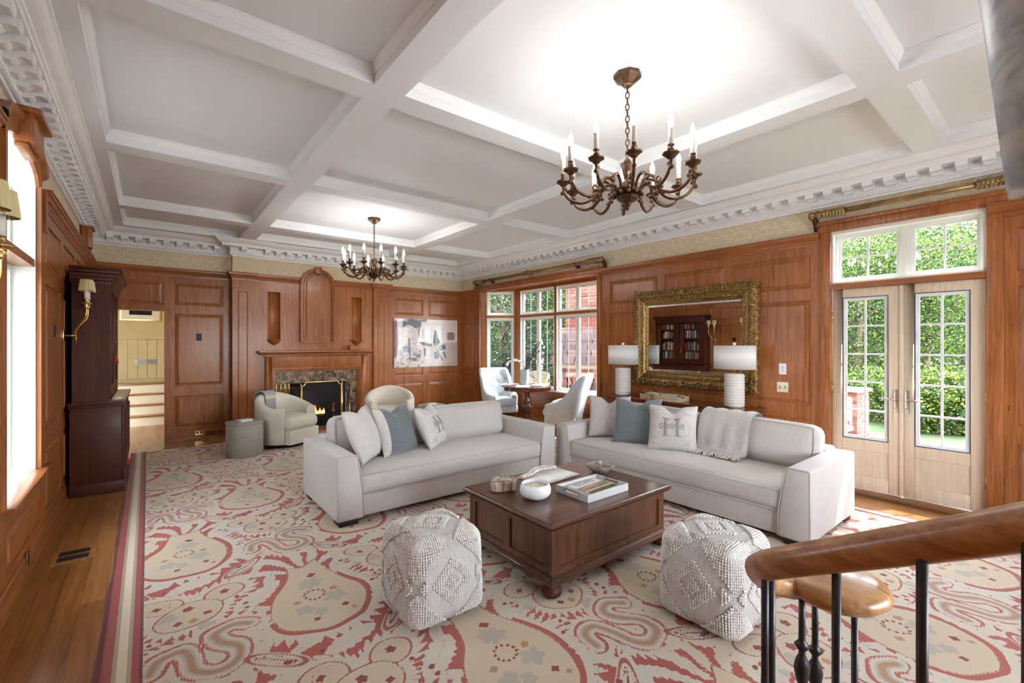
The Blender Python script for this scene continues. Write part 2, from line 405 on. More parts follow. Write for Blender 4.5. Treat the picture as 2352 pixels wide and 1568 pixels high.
# ---- wall_back, with the stair opening and the chimney breast
wb = struct(panelled('wall_back', MK, XL, XR, 0, 2.93, [(-.42, .2, 2.305, 2.69)]+[(.345, 1.055, c, d) for c, d in ROWS]+cols((4.32, 5.047), (5.185, 5.91)), [(-.5, .215, 0, 2.2), (1.5, 3.76, 0, 1.7)], CHERRY))
mb = MB(); mbox(mb, MK, XL-.14, 1.2, 2.93, 3.62, -.14, -.012); mbox(mb, MK, 4.06, XR+.14, 2.93, 3.62, -.14, -.012); mb.build('frieze', damask, wb)
YP, YF = 9.40, 9.46            # pilaster face, field face of the breast
MF = lambda u, z, d: (u, YF-d, z)
CX = 2.63
N1, N2 = (CX-.78-.108, CX-.78+.108), (CX+.78-.108, CX+.78+.108)
breast = struct(panelled('wall_chimney', MF, 1.5, 3.76, 0, 3.62, [], [(N1[0], N1[1], 1.72, 2.62), (N2[0], N2[1], 1.72, 2.62), (2.09, 3.21, 0, .885)], CHERRY, back=-.05))
mbf = MB(); mbox(mbf, MF, 1.5, 3.76, 2.93, 3.5, 0, .004)
mbf.build('frieze', plaster, breast)
for sgn in (-1, 1):
    a, b = (1.17, 1.50) if sgn < 0 else (3.76, 4.09)
    mb = MB().box(a, YP, 0, b, YB, 2.93); MP = lambda u, z, d: (u, YP-d, z)
    # pilaster capital mouldings
    mb.box(a-.012, YP-.014, 2.66, b+.012, YB-.05, 2.685); mb.box(a-.01, YP-.01, 0, b+.01, YB-.05, .16)
    p = mb.build('pilaster', CHERRY, breast)
    raised_panel('panel', MP, (a+.085, b-.085, .25, 2.59), CHERRY, p, ((0, .001), (0, -.0), (.004, .001), (.01, .012), (.016, .012), (.022, .002)))
    MB().box(a, YP, 2.93, b, YB, 3.5).build('frieze', plaster, breast)
    # concave niche + corbel bowl
    n_ = N1 if sgn < 0 else N2; c = (n_[0]+n_[1])/2; r = .108; mb = MB()
    P = [[(c-r*math.cos(PI*i/14), YF+r*.95*math.sin(PI*i/14), z) for z in (1.72, 2.62)] for i in range(15)]
    mb.grid(P, 0, True); mb.add([(c-r*math.cos(PI*i/14), YF+r*.95*math.sin(PI*i/14), 2.62) for i in range(15)], [tuple(range(15))])
    mb.add([(c-r*math.cos(PI*i/14), YF+r*.95*math.sin(PI*i/14), 1.72) for i in range(15)], [tuple(range(15))])
    mb.build('niche', CHERRY, breast)
    mb = MB(); prof = [(.02, -.105), (.03, -.09), (.06, -.075), (.1, -.04), (.112, -.012), (.125, -.006), (.125, .006), (.0, .006)]
    rings = [[(c+r_*math.cos(PI+PI*j/16), YF+r_*math.sin(PI+PI*j/16), 1.722+z) for j in range(17)] for r_, z in prof]
    mb.grid(rings, 0, True); mb.build('corbel', CHERRY, breast)
    # plaster medallion
    MB().lathe([(.1, 0), (.1, .006), (.094, .008), (0, .008)], 40).build('medallion', plaster, breast, loc=(CX+sgn*.79, YF, 3.03)).rotation_euler = (PI/2, 0, 0)
# arched panel over the mantel
def arch_loop(hw, zs, zb, n=20): return [(-hw, zb)]+[(-hw*math.cos(PI*i/n), zs+hw*math.sin(PI*i/n)) for i in range(n+1)]+[(hw, zb)]
mb = MB(); zs_, zb_ = 2.80, 1.68
prof = [(.335, .0), (.335, .05), (.325, .06), (.30, .06), (.292, .045), (.275, .045), (.262, .03), (.25, .012)]
loops = [[MF(CX+x, z, d) for x, z in arch_loop(hw, zs_, zb_)] for hw, d in prof]
mb.grid(loops, 0, False); mb.build('arch_moulding', CHERRY, breast)
mb = MB(); L = [(CX+x, z) for x, z in arch_loop(.252, zs_, zb_)]
mb.prism(L, lambda a, b: MF(a, b, .002), lambda a, b: MF(a, b, .012))
pa = mb.build('arch_panel', CHERRY, breast)
mb = MB(); lp = [[MF(CX+x, z, d) for x, z in arch_loop(hw, zs_-.0, zb_+.03+(.25-hw))] for hw, d in ((.215, .012), (.205, .026), (.195, .026))]
mb.grid(lp, 0, False); mb.add(lp[-1], [tuple(range(len(lp[-1])))]); mb.build('field', CHERRY, pa)
MB().box(CX-.29, YF-.03, zb_-.02, CX+.29, YF, zb_+.012).build('arch_sill', CHERRY, breast, .004)
MB().prism([(-.045, 3.02), (.045, 3.02), (.065, 3.165), (-.065, 3.165)], lambda a, b: MF(CX+a, b, .0), lambda a, b: MF(CX+a, b, .085)).build('keystone', CHERRY, breast, .006)

# ---- stair hall seen through the opening
hallp = plain('olive_hall_paint', srgb(206, 190, 146), .7, vary=.04)
treadw = FLOORW[2]
hall = struct(MB().box(-1.3, 13.3, 0, 1.1, 13.45, 2.9).box(-1.45, YB+.14, 0, -1.3, 13.3, 2.9).box(1.1, YB+.14, 0, 1.25, 13.3, 2.9).box(-1.45, YB+.14, 2.75, 1.25, 13.4, 2.9).build('wall_hall', hallp))
for i in range(13): MB().box(-1.2+i*.17, 13.275, .85, -1.2+i*.17+.166, 13.3, 1.75).build('bead_board', hallp, hall, .004, 1)
MB().box(-1.3, 13.24, 1.75, 1.1, 13.3, 1.79).build('dado_rail', hallp, hall)
creamr = plain('cream_riser', srgb(240, 228, 196), .6, vary=.02)
st = struct(MB().box(-1.3, 12.7, -.0, 1.1, 13.3, .79).build('stair_core', hallp)); st.name = 'hall_stairs'
for i in range(4):
    MB().box(-1.3, 11.72+i*.245, i*.2 if i else 0, 1.1, 11.74+i*.245+.24, i*.2+.172).build('riser', creamr, st)
    MB().box(-1.3, 11.69+i*.245, i*.2+.172, 1.1, 11.74+i*.245+.26, i*.2+.2).build('tread', treadw, st, .006)
hl = bpy.data.lights.new('hall_lamp', 'POINT'); hl.energy = 8; hl.color = (1, .86, .62); hl.shadow_soft_size = .12
hlo = bpy.data.objects.new('hall_lamp', hl); COL.objects.link(hlo); hlo.location = (-.2, 11.2, 2.45)
pc = empty('framed_print', (-.13, 13.3, 2.2), label='small framed print in gilt frame hanging above the hall stairs', cat='picture')
MB().box(-.33, -.03, 0, .33, -.001, .3).build('mount', PAPER, pc); 
mb = MB()
for a, b, c, d in ((-.36, .36, -.03, 0), (-.36, .36, .3, .33), (-.36, -.33, 0, .3), (.33, .36, 0, .3)): mb.box(a, -.045, c, b, 0, d)
mb.build('frame', BRASS, pc); MB().box(-.2, -.034, .1, .2, -.03, .22).build('image', SOOT, pc)
vt = empty('wall_grille', (-.05, 13.275, 1.18), label='grey metal air grille on the beadboard wall above the hall stairs', cat='vent')
for i in (0, 1):
    mb = MB(); 
    for k in range(6): mb.box(-.2+i*.21, -.02, k*.02, -.01+i*.21, -.001, k*.02+.012)
    mb.build('louvre', NICKEL, vt)

# ---- ceiling: beams, coffers and their mouldings
BX = [(-.297, 1.245), (1.48, 3.95), (4.18, 5.70)]
BY = [(-1.62, .755), (.985, 3.11), (3.34, 5.51), (5.745, 7.9), (8.125, 9.19)]
def coffer_y(i, j): return (BY[j][0], 9.05) if (j == 4 and i == 1) else BY[j]
cei = struct(MB().box(XL-.14, Y0, 3.64, XR+.14, YB+.14, 3.76).build('ceiling', CEIL))
yb = sorted({Y0, YB, 9.05} | {v for p in BY for v in p}); xb = sorted({XL, XR} | {v for p in BX for v in p})
mb = MB()
for i in range(len(xb)-1):
    for j in range(len(yb)-1):
        x = (xb[i]+xb[i+1])/2; y = (yb[j]+yb[j+1])/2
        if any(BX[a][0] < x < BX[a][1] and coffer_y(a, b)[0] < y < coffer_y(a, b)[1] for a in range(3) for b in range(5)): continue
        mb.box(xb[i], yb[j], ZS, xb[i+1], yb[j+1], 3.64)
mb.build('beam_grid', CEIL, cei)
for i in range(3):
    for j in range(5):
        (x0, x1), (y0, y1) = BX[i], coffer_y(i, j)
        MB().box(x0, y0, ZC, x1, y1, 3.64).build('coffer_panel', CEIL, cei)
        mb = MB(); path = [(x0, y0), (x0, y1), (x1, y1), (x1, y0)]
        sweep(mb, path, [(-.004, 3.54), (.006, 3.541), (.008, 3.55), (.014, 3.556), (.03, 3.585), (.036, 3.59), (.036, 3.601)], True); mb.build('coffer_moulding', WHITE, cei)
rl = empty('recessed_light', (1.86, 8.45, ZC), label='small white recessed downlight in the coffer above the fireplace', cat='light')
MB().lathe([(.05, 0), (.075, 0), (.078, -.006), (.05, -.008), (.045, .0)], 24).build('trim_ring', WHITE, rl); MB().lathe([(.046, -.001), (0, -.001)], 20).build('lens', PAPER, rl)

# ---- crown cornice with modillions
CP = [(XL, Y0), (XL, YB), (1.17, YB), (1.17, YP), (1.5, YP), (1.5, YF), (3.76, YF), (3.76, YP), (4.09, YP), (4.09, YB), (XR, YB), (XR, Y0)]
cp = [(-.02, 3.215), (.012, 3.215), (.014, 3.235), (.03, 3.238), (.042, 3.25), (.046, 3.265), (.036, 3.275), (.036, 3.36), (.175, 3.362), (.178, 3.392), (.19, 3.396), (.195, 3.41),
      (.21, 3.414), (.232, 3.422), (.252, 3.438), (.268, 3.456), (.282, 3.462), (.284, 3.482)]
crown = struct(sweep(MB(), CP, cp).build('trim_1', WHITE))
mod = MB()
mp = [(.036, 3.36), (.036, 3.288), (.07, 3.286), (.085, 3.296), (.098, 3.312), (.12, 3.318), (.155, 3.312), (.166, 3.322), (.166, 3.362)]
mod.prism(mp, lambda a, b: (-.043, -a, b), lambda a, b: (.043, -a, b))
m0 = mod.build('modillion', WHITE, crown); first = True
egg = MB().ball((0, 0, 0), 1, 6, 4).build('egg', WHITE, crown); eggs = MB()
offs = offset_path(CP, 0)
for i in range(len(CP)-1):
    a, b = Vector(CP[i]), Vector(CP[i+1]); L = (b-a).length; t = (b-a)/L; nrm = Vector((t.y, -t.x))
    # keep clear of mitres: inside corners need 0.19 clearance
    lo = .22 if i in (1, 5, 9, 10, 2, 7) else .05; hi = .22 if i in (0, 1, 9, 8, 4) else .05
    if L < .25: continue
    if L < .4: ks = [L/2]
    else:
        n_ = max(1, round((L-lo-hi)/.178)); ks = [lo+(L-lo-hi)*k/n_ for k in range(n_+1)]
    ang = math.atan2(nrm.y, nrm.x)+PI/2
    for s_ in ks:
        p = a+t*s_
        if p.y < -.9: continue
        o = m0 if first else inst(m0, crown, (0, 0, 0)); first = False
        o.location = (p.x, p.y, 0); o.rotation_euler = (0, 0, ang)
    k = int(L/.045)
    for q in range(k):
        p = a+t*(q+.5)*L/k+nrm*.04
        if p.y > -.5: eggs.add([(p.x+.014*t.x, p.y+.014*t.y, 3.252), (p.x-.014*t.x, p.y-.014*t.y, 3.252), (p.x+nrm.x*.012, p.y+nrm.y*.012, 3.252), (p.x, p.y, 3.266), (p.x, p.y, 3.238)], [(0, 2, 3), (2, 1, 3), (0, 4, 2), (2, 4, 1)])
bpy.data.objects.remove(egg)
tag(eggs.build('egg_and_dart', WHITE, crown), kind='stuff')

# ---- the near end of the room behind the camera: unseen wall added to cut sky reflections, opening and eave shaped for daylight
struct(MB().box(XL-.14, Y0-.12, 0, 1.3, Y0, 3.64).box(1.3, Y0-.12, 2.35, XR+.14, Y0, 3.64).box(1.3, Y0-.12, 0, XR+.14, Y0, .9).box(4.6, Y0-.12, .9, XR+.14, Y0, 2.35).box(1.3, Y0-2.2, 2.6, XR+.14, Y0-.12, 2.7).build('wall_front', CHERRY))
# ---- panelling cornice (wood), baseboards, casings
wc = [(-.002, 2.80), (.008, 2.80), (.01, 2.82), (.022, 2.835), (.025, 2.85), (.036, 2.856), (.05, 2.885), (.06, 2.89), (.062, 2.912), (.07, 2.916), (.07, 2.932), (-.002, 2.932)]
t2 = struct(sweep(MB(), [(XL, 5.36), (XL, YB), (1.17, YB), (1.17, YP), (1.5, YP), (1.5, YF), (CX-.335, YF)], wc).build('trim_2', CHERRYH))
t3 = struct(sweep(MB(), [(CX+.335, YF), (3.76, YF), (3.76, YP), (4.09, YP), (4.09, YB), (XR, YB), (XR, 8.99)], wc).build('trim_3', CHERRYH))
struct(sweep(MB(), [(XR, 5.1), (XR, 1.87)], wc).build('trim_4', CHERRYY)); struct(sweep(MB(), [(XR, .52), (XR, Y0)], wc).build('trim_5', CHERRYY))
struct(sweep(MB(), [(XL, Y0), (XL, 3.8)], wc).build('trim_6', CHERRYY))
bp = [(-.002, .14), (.006, .14), (.014, .125), (.016, .02), (.028, .016), (.03, 0), (-.002, 0)]
struct(sweep(MB(), [(XL, Y0), (XL, YB), (-.5, YB)], bp).build('baseboard_left', CHERRYY))
struct(sweep(MB(), [(.215, YB), (1.16, YB)], bp).build('baseboard_back', CHERRYH)); struct(sweep(MB(), [(4.1, YB), (XR, YB), (XR, 8.8)], bp).build('baseboard_corner', CHERRYH))
struct(sweep(MB(), [(XR, 5.1), (XR, 1.87)], bp).build('baseboard_right', CHERRYY)); struct(sweep(MB(), [(XR, .42), (XR, Y0)], bp).build('baseboard_door', CHERRYY))
# small wooden keystone boxes standing on the left cornice
for k, (ya, yb_) in enumerate(((8.2, 8.45),)):
    MB().box(XL, ya, 2.93, XL+.1, yb_, 3.2).box(XL, ya-.02, 3.18, XL+.13, yb_+.02, 3.21).build('keystone_block', CHERRY, wl_, .006)
# floor register and outlets
fr = empty('floor_register', (-.45, 4.9, .0), label='wooden floor register with two dark louvred slots beside the striped rug border', cat='vent')
MB().box(-.13, -.15, .0005, .13, .15, .004).build('frame', FLOORW[1], fr)
for y in (-.1, .015):
    mb = MB()
    for k in range(9): mb.box(-.09, y+k*.0095, .004, .09, y+k*.0095+.006, .007)
    mb.build('louvre', IRON, fr)
def outlet(name, M, u, z, w, h, label, horiz=False, mat=BRASS, slots=2, cat='socket'):
    e = empty(name, (0, 0, 0), label=label, cat=cat)
    mb = MB(); mbox(mb, M, u-w/2, u+w/2, z-h/2, z+h/2, .0005, .007); mb.build('plate', mat, e, .002, 1)
    for k in range(slots):
        o = (k-(slots-1)/2)*(w if horiz else h)*.45; mb = MB()
        uu, zz = (u+o, z) if horiz else (u, z+o)
        mbox(mb, M, uu-.014, uu+.014, zz-.016, zz+.016, .007, .009); mb.build('receptacle', BLACK, e)
    return e
MBASE = lambda u, z, d: MK(u, z, d+.016)
outlet('wall_socket', MBASE, .7, .094, .12, .08, 'brass socket plate low on the panel beside the hall opening', True)
outlet('wall_socket', lambda u, z, d: ML(u, z, d+.016), 4.7, .11, .08, .1, 'brass socket plate in the baseboard under the left window')
outlet('thermostat', MK, .695, 1.764, .08, .125, 'small black wall control on the tall panel by the hall opening', mat=BLACK, slots=1, cat='wall control')
outlet('thermostat', ML, 6.02, 1.767, .1, .11, 'small black wall control on the left panelling beside the bookcase', mat=BLACK, slots=1, cat='wall control')
e = outlet('keypad', MR, 2.265, 1.34, .085, .135, 'white keypad wall plate with small dark buttons', mat=WHITE, slots=0, cat='switch')
for r_ in range(4):
    for c_ in range(2):
        mb = MB(); mbox(mb, MR, 2.25+c_*.018, 2.263+c_*.018, 1.31+r_*.017, 1.32+r_*.017, .007, .009); mb.build('button', NICKEL, e)
e = outlet('light_switch', MR, 2.266, 1.117, .13, .125, 'polished brass double switch plate below the keypad', mat=plain('pale_brass_plate', srgb(216, 208, 184), .25, .8), slots=0, cat='switch')
for c_ in (-.03, .03):
    mb = MB(); mbox(mb, MR, 2.266+c_-.008, 2.266+c_+.008, 1.1, 1.135, .007, .022); mb.build('toggle', NICKEL, e, .003, 1)
vg = empty('base_grille', (0, 0, 0), label='dark slotted grille in the baseboard right of the hall opening', cat='vent')
for q in (0, 1):
    mb = MB()
    for k in range(8): mbox(mb, MK, .8+q*.17+k*.017, .81+q*.17+k*.017, .04, .085, .017, .02)
    mb.build('slots', BLACK, vg)
# ================================================================= windows and doors
LEAD = plain('lead_came', srgb(120, 140, 156), .5, .3)
WBAR = plain('white_glazing_bar', srgb(226, 228, 230), .5)
def sash(parent, M, u0, u1, z0, z1, d, nc, nr, fr=.045, th=.045, mat=JAMB, bar=LEAD, bw=.008, glass=GLASS):
    mb = MB()
    for a, b, c, e in ((u0, u1, z0, z0+fr), (u0, u1, z1-fr, z1), (u0, u0+fr, z0+fr, z1-fr), (u1-fr, u1, z0+fr, z1-fr)): mbox(mb, M, a, b, c, e, d-th, d)
    s = mb.build('sash', mat, parent)
    ua, ub, za, zb = u0+fr, u1-fr, z0+fr, z1-fr; dm = d-th/2
    mb = MB()
    for i in range(1, nc): x = ua+(ub-ua)*i/nc; mbox(mb, M, x-bw/2, x+bw/2, za, zb, dm-.006, dm+.006)
    for j in range(1, nr): z = za+(zb-za)*j/nr; mbox(mb, M, ua, ub, z-bw/2, z+bw/2, dm-.0055, dm+.0055)
    for a, b, c, e in ((ua, ub, za, za+bw*1.3), (ua, ub, zb-bw*1.3, zb), (ua, ua+bw*1.3, za+bw*1.3, zb-bw*1.3), (ub-bw*1.3, ub, za+bw*1.3, zb-bw*1.3)): mbox(mb, M, a, b, c, e, dm-.005, dm+.005)
    mb.build('glazing_bar', bar, s)
    for i in range(nc):
        for j in range(nr):
            a, b = ua+(ub-ua)*i/nc, ua+(ub-ua)*(i+1)/nc; c, e = za+(zb-za)*j/nr, za+(zb-za)*(j+1)/nr
            MB().add([M(a, c, dm), M(b, c, dm), M(b, e, dm), M(a, e, dm)], [(0, 1, 2, 3)]).build('pane', glass, s)
    return s
wcount = [0]
def window(M, u0, u1, z0, z1, depth, lights, nr, mullion=.05, mat=JAMB):
    """timber lining + side-by-side casements, glass set back by depth"""
    wcount[0] += 1
    w = struct(empty('window_%d' % wcount[0])); mb = MB(); t = .02
    for a, b, c, e in ((u0, u1, z0, z0+t), (u0, u1, z1-t, z1), (u0, u0+t, z0+t, z1-t), (u1-t, u1, z0+t, z1-t)): mbox(mb, M, a, b, c, e, -depth-.05, -.001)
    wd = (u1-u0-2*t)/lights
    mb.build('frame', mat, w)
    for k in range(lights): sash(w, M, u0+t+wd*k+.003, u0+t+wd*(k+1)-.003, z0+t, z1-t, -depth, 2, nr)
    if lights == 2 and nr > 3:
        um = (u0+u1)/2; hm = MB(); hm.tube([M(um-.03, z0+.62, -depth), M(um-.03, z0+.62, -depth+.03), M(um-.025, z0+.6, -depth+.035), M(um-.01, z0+.52, -depth+.03)], .008, 6); hm.build('casement_handle', NICKEL, w)
    return w
# ---- canted bay
BA, BB, BC, BD = (XR, 8.77), (6.70, 8.17), (6.70, 5.62), (XR, 5.19)
bay = struct(empty('wall_bay'))
LQ = math.dist(BA, BB); LQ2 = math.dist(BC, BD)
SEG = [(seg_map(BA, BB), LQ, [(.16, LQ-.07)]), (seg_map(BB, BC), 2.55, [(.12, 1.245), (1.305, 2.43)]), (seg_map(BC, BD), LQ2, [(.07, LQ2-.16)])]
for M, L, opn in SEG:
    holes = []; pan = []
    for a, b in opn: holes += [(a, b, .66, 2.25), (a, b, 2.305, 2.865)]; pan += [(a+.03, b-.03, .2, .54)]
    panelled('bay_wall', M, 0, L, 0, 2.95, pan, holes, CHERRY, bay, back=-.11)
    for a, b in opn:
        two = 2 if b-a > .8 else 1
        window(M, a, b, .66, 2.25, .05, two, 6); window(M, a, b, 2.305, 2.865, .05, two, 2)
    mb = MB(); mbox(mb, M, .02, L-.02, .63, .66, -.03, .05); mb.build('sill', JAMB, bay)
MB().prism([BA, (6.80, 8.2), (6.80, 5.6), BD], lambda a, b: (a, b, 2.93), lambda a, b: (a, b, 3.0)).build('bay_ceiling', CHERRYY, bay)
mb = MB()                                                   # header and side casings
mb.box(XR-.05, 5.06, 2.86, XR+.02, 8.93, 2.97).box(XR-.075, 5.03, 2.955, XR+.02, 8.96, 2.995).box(XR-.03, 5.12, 0, XR+.13, 5.2, 2.86).box(XR-.03, 8.76, 0, XR+.13, 8.83, 2.86)
mb.build('casing', CHERRY, bay, .005)
for y, z in ((7.45, 1.35), (6.3, 1.35)):
    pass
# ---- left window with arched head
WLm = lambda u, z, d: (XL+d, u, z)
wcount[0] += 1; lw = struct(empty('window_%d' % wcount[0]))
mb = MB()
mbox(mb, ML, WL[0], WL[0]+.02, .66, 2.88, -.18, 0); mbox(mb, ML, WL[1]-.02, WL[1], .66, 2.88, -.18, 0)
P = [[ML(y, arch_z(y)-.002, d) for d in (-.18, 0)] for y in ys]; mb.grid(P, 0, True)
mb.build('frame', JAMB, lw)
mb = MB(); mbox(mb, ML, WL[0], WL[1], 2.25, 2.31, -.17, -.005); mb.build('transom_rail', CHERRY, lw)
mb = MB(); mbox(mb, ML, 3.98, 5.36, .64, .665, -.02, .075); mb.build('sill_nosing', CHERRYY, lw, .008)
mb = MB(); mbox(mb, ML, WL[0], WL[1], .64, .66, -.18, -.02); mb.build('sill', JAMB, lw)
for a, b in ((4.04, 4.575), (4.585, 5.12)): sash(lw, ML, a, b, .68, 2.25, -.13, 2, 5); sash(lw, ML, a, b, 2.31, 2.86, -.13, 2, 2)
MB().add([ML(WL[0], 2.86, -.15)]+[ML(y, arch_z(y), -.15) for y in ys]+[ML(WL[1], 2.86, -.15)], [tuple(range(len(ys)+2))]).build('pane', GLASS, lw)
# arch casing, jamb casings and projecting keystone
mb = MB(); prof = [(0, .0), (0, .02), (.02, .032), (.08, .032), (.1, .055), (.14, .06), (.14, .0)]
L0 = [[(lambda y, o=o, d=d: ML(4.58+(y-4.58)*(1+o/.56), arch_z(y)+o, d))(y) for y in ys] for o, d in prof]
mb.grid(L0, 0, False)
for a, s_ in ((WL[1], 1), (WL[0], -1)): mbox(mb, ML, a, a+s_*.14, .666, 2.89, 0, .03); mbox(mb, ML, a+s_*.1, a+s_*.15, 2.55, 2.89, 0, .05)
mb.build('arch_casing', CHERRY, lw)
mb = MB(); mbox(mb, ML, 4.34, 4.72, 2.985, 3.2, 0, .1); mbox(mb, ML, 4.3, 4.76, 3.17, 3.21, 0, .14); mbox(mb, ML, 4.36, 4.7, 2.955, 2.985, 0, .07)
mb.build('keystone', CHERRY, lw, .01)

# ---- french doors and the transom light over them
PD = PALEW
def leaf(name, u0, u1, hinge_u, handle_u, sgn):
    M = lambda u, z, d: (XR+.035-d, u, z)
    dr = struct(empty(name)); z0, z1 = .06, 2.262
    ga, gb = u0+.102, u1-.097
    mb = MB()
    for a, b, c, e in ((u0, ga, z0, z1), (gb, u1, z0, z1), (ga, gb, z0, .2), (ga, gb, .48, .6), (ga, gb, 2.165, z1)): mbox(mb, M, a, b, c, e, -.045, 0)
    mb.build('leaf_frame', PD, dr, .003, 1)
    mb = MB(); mbox(mb, M, ga, gb, .2, .48, -.035, -.012); mb.build('panel', PD, dr)
    s = sash(dr, M, ga, gb, .6, 2.165, -.006, 2, 5, .012, .03, WBAR, WBAR, .02)
    mb = MB()
    for a, b, c, e in ((ga, gb, .6, .606), (ga, gb, 2.159, 2.165), (ga, ga+.006, .606, 2.159), (gb-.006, gb, .606, 2.159)): mbox(mb, M, a, b, c, e, -.012, .001)
    mb.build('glazing_gasket', BLACK, dr)
    hd = MB(); mbox(hd, M, handle_u-.02, handle_u+.02, .93, 1.17, 0, .008); h_ = hd.build('handle_plate', NICKEL, dr, .006)
    hd = MB(); y = handle_u
    hd.tube([M(y, 1.07, .005), M(y, 1.07, .05), M(y+sgn*.03, 1.07, .055), M(y+sgn*.13, 1.068, .055)], .009, 8); hd.lathe([(.0, 0), (.012, .004), (.012, .012), (0, .016)], 10, M(y, .965, .008)); hd.build('lever', NICKEL, h_)
    for z in (.35, 1.15, 1.95):
        hg = MB(); hg.tube([M(hinge_u, z-.06, .004), M(hinge_u, z+.06, .004)], .009, 8); hg.build('hinge', BRASS, dr)
    for z in (.75, 1.15, 1.55, 1.95):
        for u in (ga-.025, gb+.025): hg = MB(); hg.lathe([(0, 0), (.006, .001), (0, .003)], 8, M(u, z, 0)); hg.build('stud', NICKEL, dr)
    return dr
leaf('door_1', 1.150, 1.755, 1.757, 1.19, 1); leaf('door_2', .535, 1.140, .533, 1.1, -1)
mb = MB(); mbox(mb, lambda u, z, d: (XR+.035-d, u, z), 1.128, 1.162, .06, 2.26, 0, .014); mb.build('astragal', PD, bpy.data.objects['door_1'], .004)
wcount[0] += 1; tw = struct(empty('window_%d' % wcount[0])); mb = MB()
for a, b, c, e in ((.53, 1.76, 2.325, 2.345), (.53, 1.76, 2.885, 2.92), (.53, .55, 2.34, 2.89), (1.74, 1.76, 2.34, 2.89), (1.1, 1.145, 2.34, 2.89)): mbox(mb, MR, a, b, c, e, -.13, -.01 if c != 2.34 or a != 1.1 else -.08)
mb.build('frame', JAMB, tw)
for a, b in ((.55, 1.1), (1.145, 1.74)): sash(tw, MR, a, b, 2.345, 2.885, -.085, 2, 2, .03, .03, JAMB, WBAR, .018)
mb = MB(); mbox(mb, MR, .53, 1.76, 2.265, 2.325, -.13, .012); mb.build('transom_rail', CHERRYY, tw)
dc = MB()
dc.box(XR-.02, 1.76, 0, XR+.0, 1.87, 2.93).box(XR-.02, .42, 0, XR+.0, .53, 2.93).box(XR-.03, .40, 2.92, XR, 1.89, 3.02).box(XR-.055, .38, 3.005, XR, 1.91, 3.045)
dc.build('casing', CHERRY, tw, .005)
MB().box(XR-.03, .53, 0, XR+.14, 1.76, .05).build('threshold', wood('threshold_oak', srgb(96, 64, 40), srgb(150, 108, 72), 'Y'), bpy.data.objects['floor'], .006)
# small brass hooks beside the doors
for k, (u, z, lb) in enumerate(((1.94, 1.04, 'tiny brass hook on the panelling left of the glazed doors'), (.385, 1.06, 'tiny brass hook on the panelling right of the glazed doors'))):
    tag(MB().tube([MR(u, z+.03, .002), MR(u, z, .006), MR(u, z-.012, .02), MR(u, z, .03)], .004, 6).build('wall_hook', BRASS), lb, 'hook')

# ---- curtain rods
def rod(name, y0, y1, z, label, brk, ends=(True, True)):
    e = empty(name, (XR-.12, 0, z), label=label, cat='curtain rod', group='fluted curtain rods')
    MB().tube([(0, y0, 0), (0, y1, 0)], .027, 12).build('pole', RODM, e)
    mb = MB()
    for k in range(8):
        a = 2*PI*k/8; mb.tube([(.025*math.cos(a), y0, .025*math.sin(a)), (.025*math.cos(a), y1, .025*math.sin(a))], .006, 5)
    mb.build('fluting', RODM, e)
    for y, sg, on in ((y0, -1, ends[0]), (y1, 1, ends[1])):
        if not on: continue
        M = Matrix.Translation((0, y, 0)) @ Matrix.Rotation(-sg*PI/2, 4, 'X')
        mb = MB(); mb.M = M; pr = [(.03, -.24)]
        for k in range(7): z_ = -.23+k*.03; pr += [(.042, z_), (.047, z_+.008), (.047, z_+.016), (.036, z_+.026)]
        pr += [(.036, 0), (.05, .01), (.05, .03), (.036, .045), (.044, .07), (.05, .09), (.04, .105), (.02, .115), (0, .118)]
        mb.lathe(pr, 16); mb.build('finial', RODM, e)
    for y in brk:
        mb = MB(); mb.prism([(.0, .028), (.04, .02), (.12, -.06), (.12, -.17), (.09, -.16), (.05, -.07), (.0, -.03), (-.03, -.02), (-.03, .028)], lambda a, b: (a, y-.022, b), lambda a, b: (a, y+.022, b))
        mb.lathe([(.03, -.035), (.044, -.03), (.044, .03), (.03, .035)], 14) if False else None
        mb.build('bracket', BRONZE, e, .006)
    return e
r1 = rod('curtain_rod', 5.1, 8.75, 3.075, 'fluted bronze curtain rod above the bay window', (5.02, 5.62, 8.2, 8.85))
r2 = rod('curtain_rod', .35, 1.83, 3.115, 'fluted bronze curtain rod above the glazed doors', (1.9, .28))
mb = MB(); mb.M = Matrix.Translation((0, 6.95, 0)) @ Matrix.Rotation(PI/2, 4, 'X'); mb.lathe([(.028, -.13), (.045, -.12), (.04, -.09), (.05, -.04), (.052, .04), (.04, .09), (.045, .12), (.028, .13)], 16); mb.build('joint_collar', RODM, r1)

# ================================================================= fireplace
marble = NT('emperador_marble')
_v = marble.map((1, 1, 1)); _a = marble.noise(_v, 11, 6, .62, .6); _b = marble.new('TexVoronoi', feature='DISTANCE_TO_EDGE'); _b.inputs['Scale'].default_value = 9
_vm = marble.new('VectorMath', operation='ADD'); _nn = marble.new('TexNoise'); _nn.inputs['Scale'].default_value = 5; marble.link(_v, _nn.inputs['Vector']); marble.link(_v, _vm.inputs[0])
_sm = marble.new('VectorMath', operation='SCALE'); _sm.inputs['Scale'].default_value = .35; marble.link(_nn.outputs['Color'], _sm.inputs[0]); marble.link(_sm.outputs[0], _vm.inputs[1]); marble.link(_vm.outputs[0], _b.inputs['Vector'])
_c = marble.ramp(_a, [(.36, srgb(62, 46, 34)), (.48, srgb(104, 82, 62)), (.58, srgb(146, 124, 98)), (.68, srgb(172, 152, 126))])
marble.set(color=marble.mix(marble.ramp(_b.outputs['Distance'], [(0, (.4, .4, .4, 1)), (.02, (.1, .1, .1, 1)), (.05, (0, 0, 0, 1))]), _c, srgb(186, 170, 146)), rough=.15); marble = marble.m
